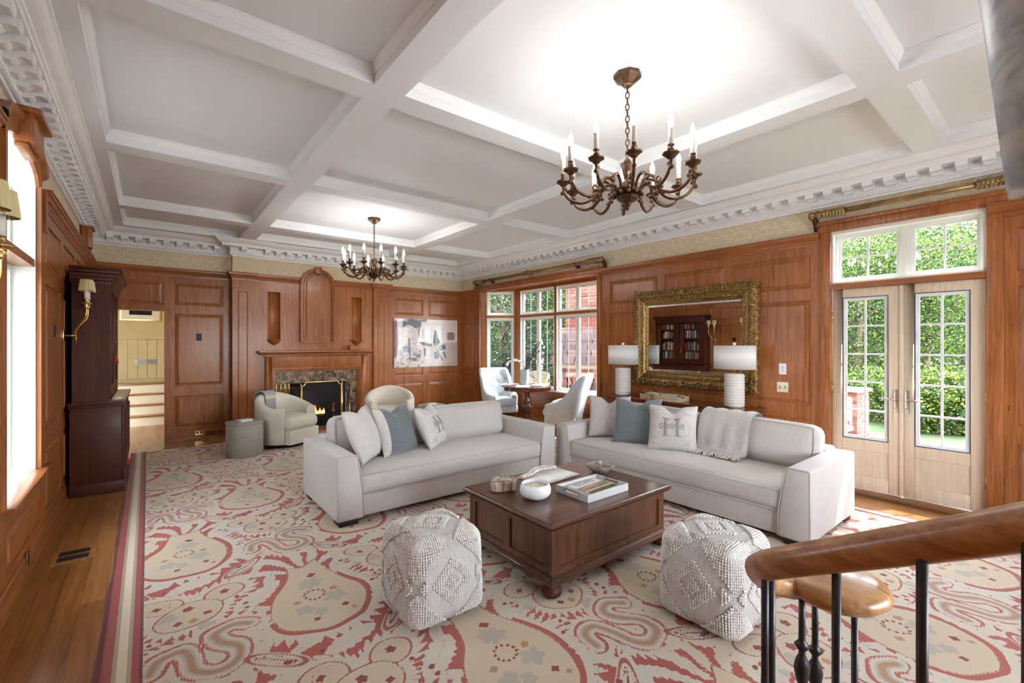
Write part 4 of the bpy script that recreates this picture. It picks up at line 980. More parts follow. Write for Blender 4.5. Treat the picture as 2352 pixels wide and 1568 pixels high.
# ---- woven poufs with raised bobbles
def pouf(loc, label, seed):
    R_ = random.Random(seed); e = empty('pouf', loc, label=label, cat='pouf', group='two woven poufs'); S, H = .5, .5
    def shape(p, u, v, w): return Vector((p.x*(1-.03*w), p.y*(1-.03*w), p.z))
    mb = MB(); puff(mb, (0, 0, H/2), (S-.03, S-.03, H-.012), .07, (.022, .022, .02), (8, 8, 8), sag=shape); mb.build('cover', POUFF, e, smooth=True)
    unit = [(math.sin(PI*i/4)*math.cos(2*PI*j/6), math.sin(PI*i/4)*math.sin(2*PI*j/6), -math.cos(PI*i/4)) for i in range(5) for j in range(6)]
    uf = [(i*6+j, i*6+(j+1) % 6, (i+1)*6+(j+1) % 6, (i+1)*6+j) for i in range(4) for j in range(6)]
    unit2 = [(1, 0, 0), (0, 1, 0), (-1, 0, 0), (0, -1, 0), (0, 0, 1.3), (0, 0, -1.3)]; uf2 = [(0, 1, 4), (1, 2, 4), (2, 3, 4), (3, 0, 4), (1, 0, 5), (2, 1, 5), (3, 2, 5), (0, 3, 5)]
    bm_ = MB(); rib = MB(); N = 32
    def high(a, b):    # a,b in 0..1 on a face: corner fields, stepped diamond, small side arrows
        x, y = abs(a-.5), abs(b-.5)
        if x+y > .56: return True
        d = x*1.05+y
        if .17 < d < .3: return True
        if d < .1: return True
        if .34 < x < .47 and y < (.47-x)*.9: return True
        return False
    faces = [(lambda a, b, s_=s_, ax=ax: (s_, a*2-1, b*2-1) if ax == 0 else (a*2-1, s_, b*2-1)) for ax in (0, 1) for s_ in (-1, 1)]+[lambda a, b: (a*2-1, b*2-1, 1)]
    def surf(x, y, z):
        hx_, hz_ = (S-.03)/2, (H-.012)/2; r = .07
        p = Vector((x*hx_, y*hx_, z*hz_)); q = Vector((max(-hx_+r, min(hx_-r, p.x)), max(-hx_+r, min(hx_-r, p.y)), max(-hz_+r, min(hz_-r, p.z))))
        e_ = p-q; p = q+e_.normalized()*r if e_.length > 1e-9 else p
        nrm = e_.normalized() if e_.length > 1e-6 else Vector((x, y, z)).normalized()
        k = lambda t: max(0, 1-t*t)
        if abs(x) >= .999: p.x += math.copysign(.022*k(y)*k(z), x)
        if abs(y) >= .999: p.y += math.copysign(.022*k(x)*k(z), y)
        if z >= .999: p.z += .02*(k(x)*k(y))**.6
        p = Vector((p.x*(1-.03*z), p.y*(1-.03*z), p.z+H/2)); return p, nrm
    for fi, F in enumerate(faces):
        for i in range(N):
            for j in range(N):
                a, b = (i+.5)/N, (j+.5)/N
                p, nr = surf(*F(a, b))
                big = high(a, b); r = (.0079 if big else .0042)*R_.uniform(.9, 1.12)
                c = p+nr*(.004 if big else -.001)
                (bm_ if big else rib).add([(c.x+r*x, c.y+r*y, c.z+r*z*1.08) for x, y, z in (unit if big else unit2)], uf if big else uf2, 0, True)
    tag(bm_.build('bobbles', BOBBLE, e), kind='stuff'); tag(rib.build('woven_loops', POUFF, e), kind='stuff')
    return e
p1_ = pouf((1.385, 2.53, RT+.009), 'cream bobbled wool pouf at the left front of the coffee table', 1)
MB().box(.1, -.265, .0, .13, -.245, .045).build('care_tag', PAPER, p1_).rotation_euler = (.3, 0, .2)
pouf((2.68, 1.375, RT+.009), 'grey-white bobbled wool pouf behind the handrail', 2)

# ---- swivel barrel chairs
def barrel(loc, rz, label):
    e = empty('swivel_chair', loc, rz, label=label, cat='armchair', group='cream swivel chairs by the fire')
    MB().lathe([(.26, 0), (.27, .01), (.27, .035), (.05, .05), (.05, .06)], 30).build('swivel_base', BLACK, e)
    mb = MB(); T = math.radians(136); n = 44; rings = []
    for i in range(n+1):
        t = -T+2*T*i/n; q = abs(t)/T; k = .5+.5*math.cos(min(1, q*1.12)*PI)
        h = .575+.205*k**.8; ro = .41; ri = .30-.01*(1-k); end = min(1, (1-q)/.05)
        cx_, cy_ = math.sin(t), math.cos(t)
        def P(r, z): return (cx_*r*1.0, cy_*r*.98+.0, z)
        ro2 = ro+.02*k
        rings.append([P(ro-.035, .062), P(ro-.01, .08), P(ro, .2), P(ro2, h-.12), P(ro2, h-.05), P(ro2-.012, h-.015), P(ro2-.045, h), P((ro2+ri)/2, h+.004), P(ri+.045, h-.004), P(ri+.012, h-.02), P(ri, h-.06), P(ri-.004, .3), P(ri+.01, .24), P(ri+.02, .062)])
    mb.grid(rings, 0, True); m = len(rings[0])
    mb.add(rings[0], [tuple(range(m))]); mb.add(rings[-1], [tuple(reversed(range(m)))])
    mb.build('shell', CREAMF, e)
    mb = MB(); mb.lathe([(.28, .065), (.295, .08), (.3, .25), (.28, .27), (0, .275)], 30); mb.box(-.27, -.375, .065, .27, 0, .27); mb.build('seat_box', CREAMF, e, .012)
    mb = MB(); puff(mb, (0, -.06, .355), (.575, .6, .165), .06, (.012, .02, .035), (12, 12, 4)); mb.build('seat_cushion', CREAMF, e, smooth=True)
    e.scale = (1.08, 1.08, 1.07); return e
ch1 = barrel((1.75, 8.06, RT), math.radians(30), 'cream swivel tub chair with a grey throw over its back')
barrel((3.47, 7.93, RT), math.radians(-22), 'cream swivel tub chair between the fireplace and the bay window')
gs = empty('fringed_throw', (1.75, 8.06, RT), math.radians(30), label='grey and tan striped fringed throw over the back of the swivel chair', cat='blanket')
striped = NT('striped_wool'); _s = striped.new('SeparateXYZ'); striped.link(striped.tc.outputs['Generated'], _s.inputs[0])
_m = striped.ramp(_s.outputs[2], [(0, srgb(150, 150, 148)), (.62, srgb(152, 152, 150)), (.64, srgb(206, 188, 162)), (.78, srgb(206, 188, 162)), (.8, srgb(160, 158, 156)), (1, srgb(168, 164, 160))], 'CONSTANT'); striped.set(color=_m, rough=.95, sheen=.3); striped = striped.m
mb = MB(); path = cr([(.455, .56), (.455, .72), (.425, .787), (.36, .798), (.305, .78), (.284, .7), (.279, .55), (.27, .47)], 4)
P = [[(math.sin(t)*r, math.cos(t)*r*.98, z+.004) for t in [math.radians(-34+46*i/16) for i in range(17)]] for r, z in path]; mb.grid(P)
mb.build('cloth', striped, gs, smooth=True); mb = MB()
for i in range(40):
    t = math.radians(-34+46*i/39); r = .268; mb.tube([(math.sin(t)*r, math.cos(t)*r, .474), (math.sin(t)*(r-.01), math.cos(t)*(r-.01), .455), (math.sin(t)*(r-.03), math.cos(t)*(r-.03), .45)], .004, 4)
tag(mb.build('fringe', TASSEL, gs), kind='stuff'); gs.scale = (1.08, 1.08, 1.07)
# ---- drum side tables with a book each
for (x, y, lb, lb2, rz) in ((1.115, 7.69, 'grey drum side table left of the swivel chair with the throw', 'closed pale book on the drum table by the hall opening', .3), (4.14, 7.58, 'grey drum side table beyond the fireplace-end sofa', 'closed pale book on the far drum table', -.2)):
    d = empty('drum_table', (x, y, RT), label=lb, cat='side table', group='grey drum side tables')
    MB().lathe([(.238, 0), (.242, .006), (.242, .47), (.238, .472)], 48).build('drum', GREYT, d); MB().lathe([(.248, .472), (.25, .476), (.25, .49), (.246, .494), (0, .494)], 48).build('top', GREYT, d)
    b = empty('book', (x, y-.02, RT+.4945), rz, label=lb2, cat='book', group='books on the drum tables')
    MB().box(-.085, -.06, .004, .082, .058, .026).build('pages', PAPER, b); MB().box(-.088, -.063, 0, .088, .063, .004).box(-.088, -.063, .026, .088, .063, .03).box(-.088, -.063, 0, -.084, .063, .03).build('cover', LINEN, b)
# ================================================================= right wall: console, lamps, mirror
cs = empty('console_table', (5.80, 3.565, 0), label='long mahogany console table with drawers under the gilt mirror', cat='console')
mb = MB(); n_ = [(-.225, -1.1), (-.225, 1.1), (.245, 1.1), (.245, -1.1)]
sweep(mb, n_, [(.03, .815), (.01, .818), (.004, .826), (-.006, .832), (-.008, .842), (0, .85), (.02, .85)], True); mb.box(-.21, -1.085, .818, .235, 1.085, .85); mb.build('top', CONSW, cs)
MB().box(-.19, -1.05, .66, .22, 1.05, .818).build('apron', CONSW, cs)
for k in range(3):
    y = -.7+k*.7; d = empty('drawer', (-.19, y, .74), parent=cs); d.parent = cs
    mb = MB().box(-.016, -.31, -.055, 0, .31, .055); f_ = mb.build('drawer_front', CONSW, cs, .005, loc=(-.19, y, .74)); bpy.data.objects.remove(d)
    for q in (-.16, .16): MB().lathe([(.006, 0), (.006, .012), (.014, .02), (.01, .028), (0, .03)], 12).build('knob', BRASS, f_, loc=(-.016, q, 0)).rotation_euler = (0, -PI/2, 0)
    mb = MB(); m = 12
    mb.prism([(-.3+.6*i/m, -.1-.02*math.sin(PI*i/m)*(1 if i % 2 else .4)) for i in range(m+1)]+[(.3, -.079), (-.3, -.079)], lambda a, b: (-.17, y+a, .74+b), lambda a, b: (-.19, y+a, .74+b)); mb.build('scalloped_rail', CONSW, cs)
for sx in (-.165, .19):
    for sy in (-1.01, 1.01):
        MB().lathe([(.02, 0), (.034, .012), (.034, .05), (.022, .07), (.028, .2), (.034, .4), (.04, .5), (.03, .53), (.042, .55), (.042, .665)], 16, (sx, sy, 0)).build('leg', CONSW, cs)
LAMPB = emit('shaded_bulb', (1, .95, .88, 1), 9.0)
def lamp(loc, label):
    e = empty('table_lamp', loc, label=label, cat='lamp', group='pair of ribbed ceramic lamps')
    pr = [(.1, 0)]; n = 11; H = .42
    for k in range(n):
        z = .01+k*(H-.02)/n; s_ = (H-.02)/n; pr += [(.112, z), (.121, z+s_*.3), (.121, z+s_*.62), (.111, z+s_*.95)]
    pr += [(.105, H), (.03, H+.002), (.012, H+.004)]
    MB().lathe(pr, 36).build('base', CERAM, e)
    MB().tube([(0, 0, H), (0, 0, .78)], .008, 8).build('stem', BRASS, e)
    mb = MB(); sx, sy = .178, .255
    mb.lathe([(1, .48), (1.0, .775), (.985, .775), (.985, .48), (1, .48)], 48, sx=sx, sy=sy); mb.build('shade', SHADE, e)
    MB().ball((0, 0, .63), .03, 10, 7).build('bulb', LAMPB, e)  # lit bulb added to make the shade glow whiter
    mb = MB()
    for a in (0, 2*PI/3, 4*PI/3): mb.tube([(0, 0, .768), (sx*.985*math.cos(a), sy*.985*math.sin(a), .768)], .003, 5)
    mb.build('spider', BRASS, e)
    MB().lathe([(.006, .775), (.02, .785), (.024, .8), (.016, .815), (0, .818)], 14).build('finial', CERAM, e); return e
lamp((5.785, 4.44, .8505), 'ribbed cream table lamp nearer the bay window on the console')
lamp((5.785, 2.716, .8505), 'ribbed cream table lamp nearer the glazed doors on the console')
BASKET = wood('woven_seagrass', srgb(176, 150, 116), srgb(212, 190, 156), 'Y', .8, 0, 60, .15)
t2_ = empty('console_tray', (5.755, 3.70, .8505), label='woven seagrass tray on the console between the lamps', cat='tray')
mb = MB().box(-.15, -.3, 0, .15, .3, .012); mb.build('tray_base', BASKET, t2_)
MB().box(-.15, -.3, .012, -.135, .3, .075).box(.135, -.3, .012, .15, .3, .075).build('tray_side', BASKET, t2_)
for y in (-.3, .287): MB().box(-.135, y, .012, .135, y+.013, .045).box(-.135, y, .045, -.05, y+.013, .085).box(.05, y, .045, .135, y+.013, .085).box(-.135, y, .07, .135, y+.013, .085).build('tray_end', BASKET, t2_)
pl = empty('shallow_dish', (5.775, 3.6, .863), label='pale grey shallow dish in the seagrass tray', cat='dish')
MB().lathe([(.07, 0), (.11, .012), (.13, .045), (.132, .062), (.124, .062), (.105, .03), (0, .024)], 30).build('dish', plain('pale_grey_glaze', srgb(206, 210, 206), .3), pl)
lt = empty('shell_with_tassels', (5.685, 3.80, .925), label='white carved handle piece with two jute tassels hanging over the tray edge', cat='ornament')
MB().tube([(.03, .14, .004), (0, .06, .012), (-.04, -.02, .012), (-.05, -.08, .008)], [.012, .02, .02, .012], 10).build('handle', CERAM, lt)
for k, y in enumerate((.03, -.07)):
    mb = MB()
    for q in range(34):
        a = 2*PI*q/34; r = .008+.022*rnd.random()
        mb.tube([(-.06, y, .008), (-.12, y+.004*math.cos(a), -.0), (-.122+r*math.cos(a)*.6, y+r*math.sin(a), -.05), (-.128+1.4*r*math.cos(a)*.6-.012, y+1.5*r*math.sin(a), -.11-.02*rnd.random())], .0028, 4)
    mb.ball((-.12, y, -.004), .014, 8, 6); tag(mb.build('tassel', TASSEL, lt), kind='stuff')
# mirror with heavy carved frame
mi = empty('wall_mirror', (XR-.005, 3.465, 1.735), label='large rectangular mirror in a heavy ornate gilt frame', cat='mirror')
hw, hh = .945, .725       # outer half sizes along Y and Z
def rect(o): return [(-hw+o, -hh+o), (hw-o, -hh+o), (hw-o, hh-o), (-hw+o, hh-o)]
mb = MB(); pr = [(.015, 0), (.015, .05), (.03, .072), (.075, .085), (.11, .07), (.118, .055), (.125, .062), (.132, .062), (.138, .05), (.15, .056), (.175, .05), (.188, .035), (.195, .038), (.2, .03), (.222, .018), (.226, .01), (.226, .0)]
mb.grid([[(-d, a, b) for a, b in rect(o)] for o, d in pr], 0, False, False, True); mb.build('frame', GILT, mi)
silver = NT('mirror_silver'); silver.set(color=(.86, .86, .85, 1), metal=1, rough=.01); silver = silver.m
mb = MB(); mb.grid([[(-d, a, b) for a, b in rect(o)] for o, d in ((.222, .008), (.252, .014))], 0, False, False, True); mb.build('bevel', silver, mi)
q = rect(.252); MB().add([(-.014, a, b) for a, b in q], [(0, 1, 2, 3)]).build('glass', silver, mi)
mb = MB(); R_ = random.Random(3)
def spiral(c, s_, t, up, flip):
    pts = []
    for i in range(13):
        a = i/12*2.6*PI; r = s_*(1-i/14); pts.append((-.078-.012*(1-i/12)-.004, c[0]+t*(r*math.cos(a*flip)), c[1]+up*(r*math.sin(a*flip))))
    mb.tube(pts, [s_*.26*(1-i/20) for i in range(13)], 5)
def leaf_blob(y, z, r, dy, dz, d=.08): 
    L = math.hypot(dy, dz) or 1; ca, sa = dy/L, dz/L
    mb.M = Matrix(((1, 0, 0, -d), (0, ca, -sa, y), (0, sa, ca, z), (0, 0, 0, 1))); mb.ball((0, 0, 0), r, 8, 5, 0, (.5, 1.7, .55)); mb.M = None
def side(y0, z0, y1, z1):
    L = math.hypot(y1-y0, z1-z0); n = int(L/.1); t = ((y1-y0)/L, (z1-z0)/L); nr = (-t[1], t[0])   # nr points outwards or inwards, small scale
    for k in range(n+1):
        c = (y0+t[0]*L*k/n, z0+t[1]*L*k/n); f = 1 if k % 2 else -1
        spiral((c[0]+nr[0]*.008*f, c[1]+nr[1]*.008*f), .034 if k % 3 else .042, f, 1, f)
        for q in range(5):
            a = rnd.uniform(0, 2*PI); leaf_blob(c[0]+t[0]*.05+.03*math.cos(a), c[1]+t[1]*.05+.03*math.sin(a), R_.uniform(.011, .017), math.cos(a+1), math.sin(a+1))
        leaf_blob(c[0]-nr[0]*.052, c[1]-nr[1]*.052, .018, t[0]+.6*nr[0], t[1]+.6*nr[1], .05); leaf_blob(c[0]+t[0]*.05-nr[0]*.052, c[1]+t[1]*.05-nr[1]*.052, .016, t[0]-.6*nr[0], t[1]-.6*nr[1], .05)
o_ = .062; side(-hw+o_, -hh+o_, hw-o_, -hh+o_); side(hw-o_, -hh+o_, hw-o_, hh-o_); side(hw-o_, hh-o_, -hw+o_, hh-o_); side(-hw+o_, hh-o_, -hw+o_, -hh+o_)
tag(mb.build('carving', GILT, mi), kind='stuff')
mb = MB(); o_ = .162
for (a0, b0), (a1, b1) in ((rect(o_)[0], rect(o_)[1]), (rect(o_)[1], rect(o_)[2]), (rect(o_)[2], rect(o_)[3]), (rect(o_)[3], rect(o_)[0])):
    L = math.hypot(a1-a0, b1-b0); n = int(L/.045)
    for k in range(n): f = k/n; leaf_blob(a0+(a1-a0)*f, b0+(b1-b0)*f, .0135, (a1-a0)/L+.5*(-1)**k*(b1-b0)/L, (b1-b0)/L+.5*(-1)**k*(a1-a0)/L, .052)
tag(mb.build('leaf_band', GILT, mi), kind='stuff')

# ---- photographic canvas on the back wall
def art(u, v):
    c = np.tile(C(228, 216, 210), (len(u), 1)); n = vnoise(u, v, 40); n2 = vnoise(u, v, 90, 5); n3 = vnoise(u, v, 14, 9)
    g = v < .42+.1*u; c[g] = C(214, 198, 186)*(1-.12*n[g, None]); s_ = g & (n2 > .78); c[s_] = C(176, 158, 146)
    def P(col, *p, k=.14): m = poly_mask(u, v, p); c[m] = C(*col)*(1-k*n[m, None])
    P((128, 62, 66), (0, .2), (0, .93), (.035, 1), (.06, .6), (.04, .22)); P((232, 226, 224), (.05, .95), (.06, .3), (.13, .32), (.13, .98))
    P((96, 84, 80), (.12, .92), (.14, 1), (.5, 1), (.48, .93), (.4, .86), (.37, .6), (.2, .55), (.13, .6), k=.7)
    P((220, 206, 194), (.11, .8), (.12, .46), (.24, .44), (.28, .84), (.2, .88)); P((206, 190, 176), (.25, .46), (.27, .82), (.34, .8), (.37, .55), (.31, .44)); P((70, 66, 76), (.31, .9), (.36, .85), (.38, .7), (.35, .66), (.34, .8), k=.5)
    P((230, 222, 218), (.4, .94), (.46, .96), (.56, .82), (.62, .78), (.57, .5), (.47, .5), (.41, .6)); P((186, 172, 164), (.42, .9), (.44, .75), (.43, .6), (.41, .6))
    P((68, 78, 84), (.36, .52), (.42, .46), (.52, .42), (.58, .44), (.57, .48), (.44, .52), k=.6); P((52, 92, 74), (.44, .4), (.48, .39), (.475, .22), (.45, .22)); P((148, 112, 106), (.27, .3), (.33, .18), (.4, .2), (.4, .34), (.33, .38), k=.5); P((196, 184, 178), (.22, .4), (.32, .26), (.4, .28), (.36, .36))
    P((58, 52, 58), (.6, .62), (.62, .78), (.645, .78), (.67, .62), (.71, .52), (.66, .44), (.59, .5), k=.8); P((52, 70, 82), (.61, .3), (.62, .17), (.66, .15), (.7, .22), (.68, .34), k=.4); P((150, 134, 124), (.59, .5), (.62, .48), (.77, .12), (.74, .1)); P((126, 144, 158), (.68, .44), (.72, .46), (.79, .33), (.69, .33)); P((60, 62, 74), (.73, .42), (.77, .48), (.81, .38), (.78, .36)); P((214, 214, 212), (.68, .33), (.83, .345), (.83, .325), (.69, .315)); P((80, 92, 110), (.75, .3), (.79, .17), (.81, .18), (.78, .31))
    P((170, 134, 122), (.82, .72), (.825, .58), (.87, .56), (.94, .57), (.965, .69), (.9, .71)); P((88, 72, 70), (.82, .72), (.9, .735), (.965, .7), (.9, .705)); P((140, 138, 150), (.12, .44), (.13, .3), (.22, .3), (.24, .44), k=.4); P((196, 190, 190), (.06, .36), (.09, .22), (.18, .16), (.2, .3)); P((112, 104, 108), (.2, .6), (.225, .1), (.24, .1), (.23, .6), k=.3); P((90, 80, 84), (.2, .18), (.3, .12), (.36, .14), (.3, .2), k=.5)
    m = (v < .3) & (u < .45) & (n > .72); c[m] = C(150, 128, 122); m = (u > .1) & (u < .42) & (v > .1) & (v < .55) & (n2 > .82); c[m] = C(60, 56, 62)
    return c
ar = empty('canvas_print', (4.31, YB, 1.11), label='large unframed beach scene canvas on the back wall panelling', cat='picture')
MB().box(0, -.04, 0, 1.652, -.004, 1.112).build('stretcher', PAPER, ar)
paint_mesh('image', 1.652, 1.112, 230, 156, art, ar, 'canvas_image_print', lambda a, b: (a, -.0408, b), .3, .3)

# ================================================================= left wall: bookcase, books, sconces
bc = empty('bookcase', (XL+.035, 6.68, 0), label='tall dark oak two-part bookcase with glazed upper doors', cat='bookcase')
DB, DU, LB, ZU, ZT = .43, .33, 1.6, 1.005, 2.36      # depths, length, waist, top
mb = MB(); mb.box(0, .02, .0, DB+.012, LB-.02+.04, .125); mb.build('plinth', DARKW, bc, .006)
MB().box(0, .03, .125, DB-.005, LB, ZU-.05).build('lower_case', DARKW, bc, .004)
mb = MB(); mb.box(-.01, .0, ZU-.05, DB+.02, LB+.03, ZU-.02).box(-.01, -.015, ZU-.02, DB+.035, LB+.045, ZU+.012); mb.build('waist_top', DARKW, bc, .006)
mb = MB(); mb.box(0, .03, ZU+.012, .02, LB, ZT); mb.box(0, .03, ZU+.012, DU, .06, ZT).box(0, LB-.03, ZU+.012, DU, LB, ZT).box(0, .03, ZT-.05, DU, LB, ZT).box(0, LB/2-.02, ZU+.012, DU-.03, LB/2+.05, ZT); mb.build('upper_case', DARKW, bc)
mb = MB(); pth_ = [(DU, .03), (DU, LB)]
for k, (o, z0, z1) in enumerate(((.012, ZT-.06, ZT-.02), (.03, ZT-.02, ZT+.02), (.055, ZT+.02, ZT+.06), (.085, ZT+.06, ZT+.1), (.095, ZT+.1, ZT+.125))): mb.box(0, .03-o*.55, z0, DU+o, LB+o*.55, z1)
mb.build('cornice', DARKW, bc, .008)
SHZ = [1.2, 1.455, 1.815, 2.085]
for z in SHZ: MB().box(.02, .06, z-.022, DU-.06, LB-.03, z).build('shelf', DARKW, bc)
cw = (LB-.03)/2
for k in (0, 1):
    y0 = .05+k*(cw-.005); y1 = y0+cw-.02
    M = lambda u, z, d: (DU+.0+d, u, z); mb = MB()
    for a, b, c, d in ((y0, y1, ZU+.03, 1.18), (y0, y1, ZT-.12, ZT-.05), (y0, y0+.15, 1.18, ZT-.12), (y1-.15, y1, 1.18, ZT-.12)): mbox(mb, M, a, b, c, d, -.03, .0)
    dr = mb.build('glazed_door', DARKW, bc, .004)
    MB().add([(DU-.015, y0+.15, 1.18), (DU-.015, y1-.15, 1.18), (DU-.015, y1-.15, ZT-.12), (DU-.015, y0+.15, ZT-.12)], [(0, 1, 2, 3)]).build('pane', GLASS, dr)
    kb = MB().lathe([(.006, 0), (.014, .012), (0, .02)], 10).build('knob', BRASS, dr, loc=(DU, y0+.06 if k else y1-.06, 1.66)); kb.rotation_euler = (0, PI/2, 0)
    M2 = lambda u, z, d: (DB-.005+d, u, z)
    mb = MB(); mbox(mb, M2, y0, y1, .14, ZU-.06, 0, .02); ld = mb.build('lower_door', DARKW, bc, .004)
    raised_panel('door_panel', lambda u, z, d: M2(u, z, d+.02), (y0+.08, y1-.08, .22, ZU-.14), DARKW, ld, ((0, .001), (.0, .012), (.012, .014), (.04, .004), (.05, .012)))
TAS = plain('coral_tassel', srgb(196, 78, 66), .8)
for (x, y, z, l, lb) in ((XL+.035+DU+.022, 7.42, 1.6, .2, 'coral key tassel hanging on the glazed bookcase door'), (XL+.035+DB+.035, 7.05, .42, .2, 'coral key tassel hanging on the lower bookcase door')):
    e = empty('key_tassel', (x, y, z-l), label=lb, cat='tassel', group='coral key tassels')
    MB().tube([(0, 0, l), (0, 0, l*.5)], .003, 5).ball((0, 0, l*.48), .012, 8, 5).build('cord', TAS, e)
    mb = MB()
    for q in range(14): a = 2*PI*q/14; mb.tube([(0, 0, l*.46), (.012*math.cos(a), .012*math.sin(a), l*.35), (.017*math.cos(a), .017*math.sin(a), 0)], .004, 4)
    mb.build('skirt', TAS, e)
# books: only the glazed bays show in the mirror
bcol = [('red', (168, 44, 40)), ('cream', (222, 210, 184)), ('navy', (38, 46, 86)), ('teal', (60, 128, 132)), ('white', (232, 228, 222)), ('mustard', (204, 164, 62)), ('charcoal', (52, 50, 52)), ('orange', (206, 104, 52)), ('green', (66, 104, 62)), ('grey', (150, 148, 146)), ('purple', (92, 70, 130)), ('tan', (170, 132, 92))]
bmat = {n: plain('book_'+n, srgb(*c), .6) for n, c in bcol}; bR = random.Random(11); bm0 = {}
def book_mesh(nm):
    if nm not in bm0:
        mb = MB(); mb.box(0, 0, 0, 1, .08, 1).box(0, .92, 0, 1, 1, 1)
        mb.grid([[(1+.03*math.sin(PI*i/4), i/4, z) for z in (0, 1)] for i in range(5)]); mb.box(.02, .08, .03, .985, .92, .97, 1)
        o = mb.build('book', [bmat[nm], PAPER]); bm0[nm] = o.data; bpy.data.objects.remove(o)
    return bm0[nm]
ordn = ['first', 'second', 'third', 'fourth', 'fifth', 'sixth', 'seventh', 'eighth', 'ninth', 'tenth', 'eleventh', 'twelfth', 'thirteenth', 'fourteenth', 'fifteenth', 'sixteenth']
shn = ['bottom', 'second', 'third', 'top']
for k in (0, 1):
    ya = 6.68+.05+k*(cw-.005)+.14; yb2 = ya+cw-.02-.28
    for si, z in enumerate(SHZ):
        top_ = (SHZ+[ZT-.08])[si+1]-.03; y = ya; i = 0; prev = None; tilt = (k == 1 and si == 2)
        while True:
            w = bR.uniform(.024, .05); 
            if y+w > yb2 or i >= len(ordn): break
            h = min(top_-z-.01, bR.uniform(.17, .26)); nm = bR.choice([n for n, _ in bcol if n != prev]); prev = nm; d = bR.uniform(.12, .16)
            o = bpy.data.objects.new('book', book_mesh(nm)); COL.objects.link(o)
            o.location = (XL+.035+.255-d, y, z); o.scale = (d, w, h)
            if tilt and i > 1: o.rotation_euler = (.16, 0, 0); o.scale = (d, w, h*.93); o.location.z = z+.0005; y += .006
            tag(o, '%s book, %s from the %s on the %s shelf behind the %s bookcase door' % (nm, ordn[i], 'right', shn[si], 'right' if k == 0 else 'left'), 'book', 'books in the glazed bookcase')
            y += w+.0015; i += 1
def sconce(loc, label):
    e = empty('wall_sconce', loc, label=label, cat='sconce', group='double-arm brass wall sconces')
    MB().box(0, -.04, -.06, .012, .04, .06).lathe([(.012, 0), (.012, .01)], 8).build('backplate', BRASS, e, .004)
    MB().tube([(.01, 0, 0), (.1, 0, 0)], .008, 8).tube([(.1, 0, .02), (.1, 0, -.09)], .006, 8).build('stem', BRASS, e)
    for s_ in (-1, 1):
        a = MB(); y = s_*.085
        a.tube(cr([(.095, 0, -.01), (.1, s_*.02, .06), (.14, s_*.06, .13), (.18, y, .2), (.185, y, .29)], 6), [.0085]*24+[.009], 8)
        a.lathe([(.004, .285), (.02, .29), (.012, .3), (.026, .315), (.012, .325), (.04, .34), (.042, .346), (.012, .352), (.016, .37), (.014, .39)], 16, (.185, y, 0))
        ao = a.build('arm', BRASS, e)
        MB().tube([(.185, y, .385), (.185, y, .5)], .019, 14).build('candle_sleeve', CANDLE, ao)
        mb = MB(); n = 44
        mb.grid([[(.185+(r+.0025*(-1)**j)*math.cos(2*PI*j/n), y+(r+.0025*(-1)**j)*math.sin(2*PI*j/n), z) for j in range(n)] for r, z in ((.062, .47), (.062, .478), (.05, .58), (.05, .586), (.046, .586), (.058, .474))], 0, False, False, True)
        mb.build('shade', PSHADE, ao)
    return e
sconce((XL+.0005, 6.585, 1.735), 'double brass sconce with pleated shades beside the bookcase')
sconce((XL+.0005, 2.86, 1.735), 'double brass sconce with pleated shades left of the arched window')

# ================================================================= bay window corner
rt = empty('pedestal_table', (6.12, 7.14, 0), label='round mahogany pedestal table in the bay window', cat='table')
MB().lathe([(0, .785), (.515, .785), (.525, .778), (.52, .768), (.505, .764), (.505, .70), (.495, .695), (.1, .695), (.0, .69)][::-1], 48).build('top', MAHOG, rt)
MB().lathe([(.0, .04), (.09, .04), (.1, .06), (.075, .09), (.055, .12), (.075, .14), (.055, .17), (.08, .24), (.105, .3), (.11, .35), (.085, .4), (.06, .43), (.085, .45), (.062, .48), (.06, .66), (.09, .68), (.12, .695)], 28).build('column', MAHOG, rt)
mb = MB()
for k in range(14): a = 2*PI*k/14; mb.tube([(.07*math.cos(a), .07*math.sin(a), .22), (.108*math.cos(a+.2), .108*math.sin(a+.2), .3), (.112*math.cos(a+.4), .112*math.sin(a+.4), .35), (.085*math.cos(a+.6), .085*math.sin(a+.6), .4)], .013, 6)
mb.build('carved_leaves', MAHOG, rt)
MB().lathe([(.26, 0), (.27, .012), (.27, .03), (.24, .042), (.1, .05), (0, .05)], 36).build('base', MAHOG, rt)
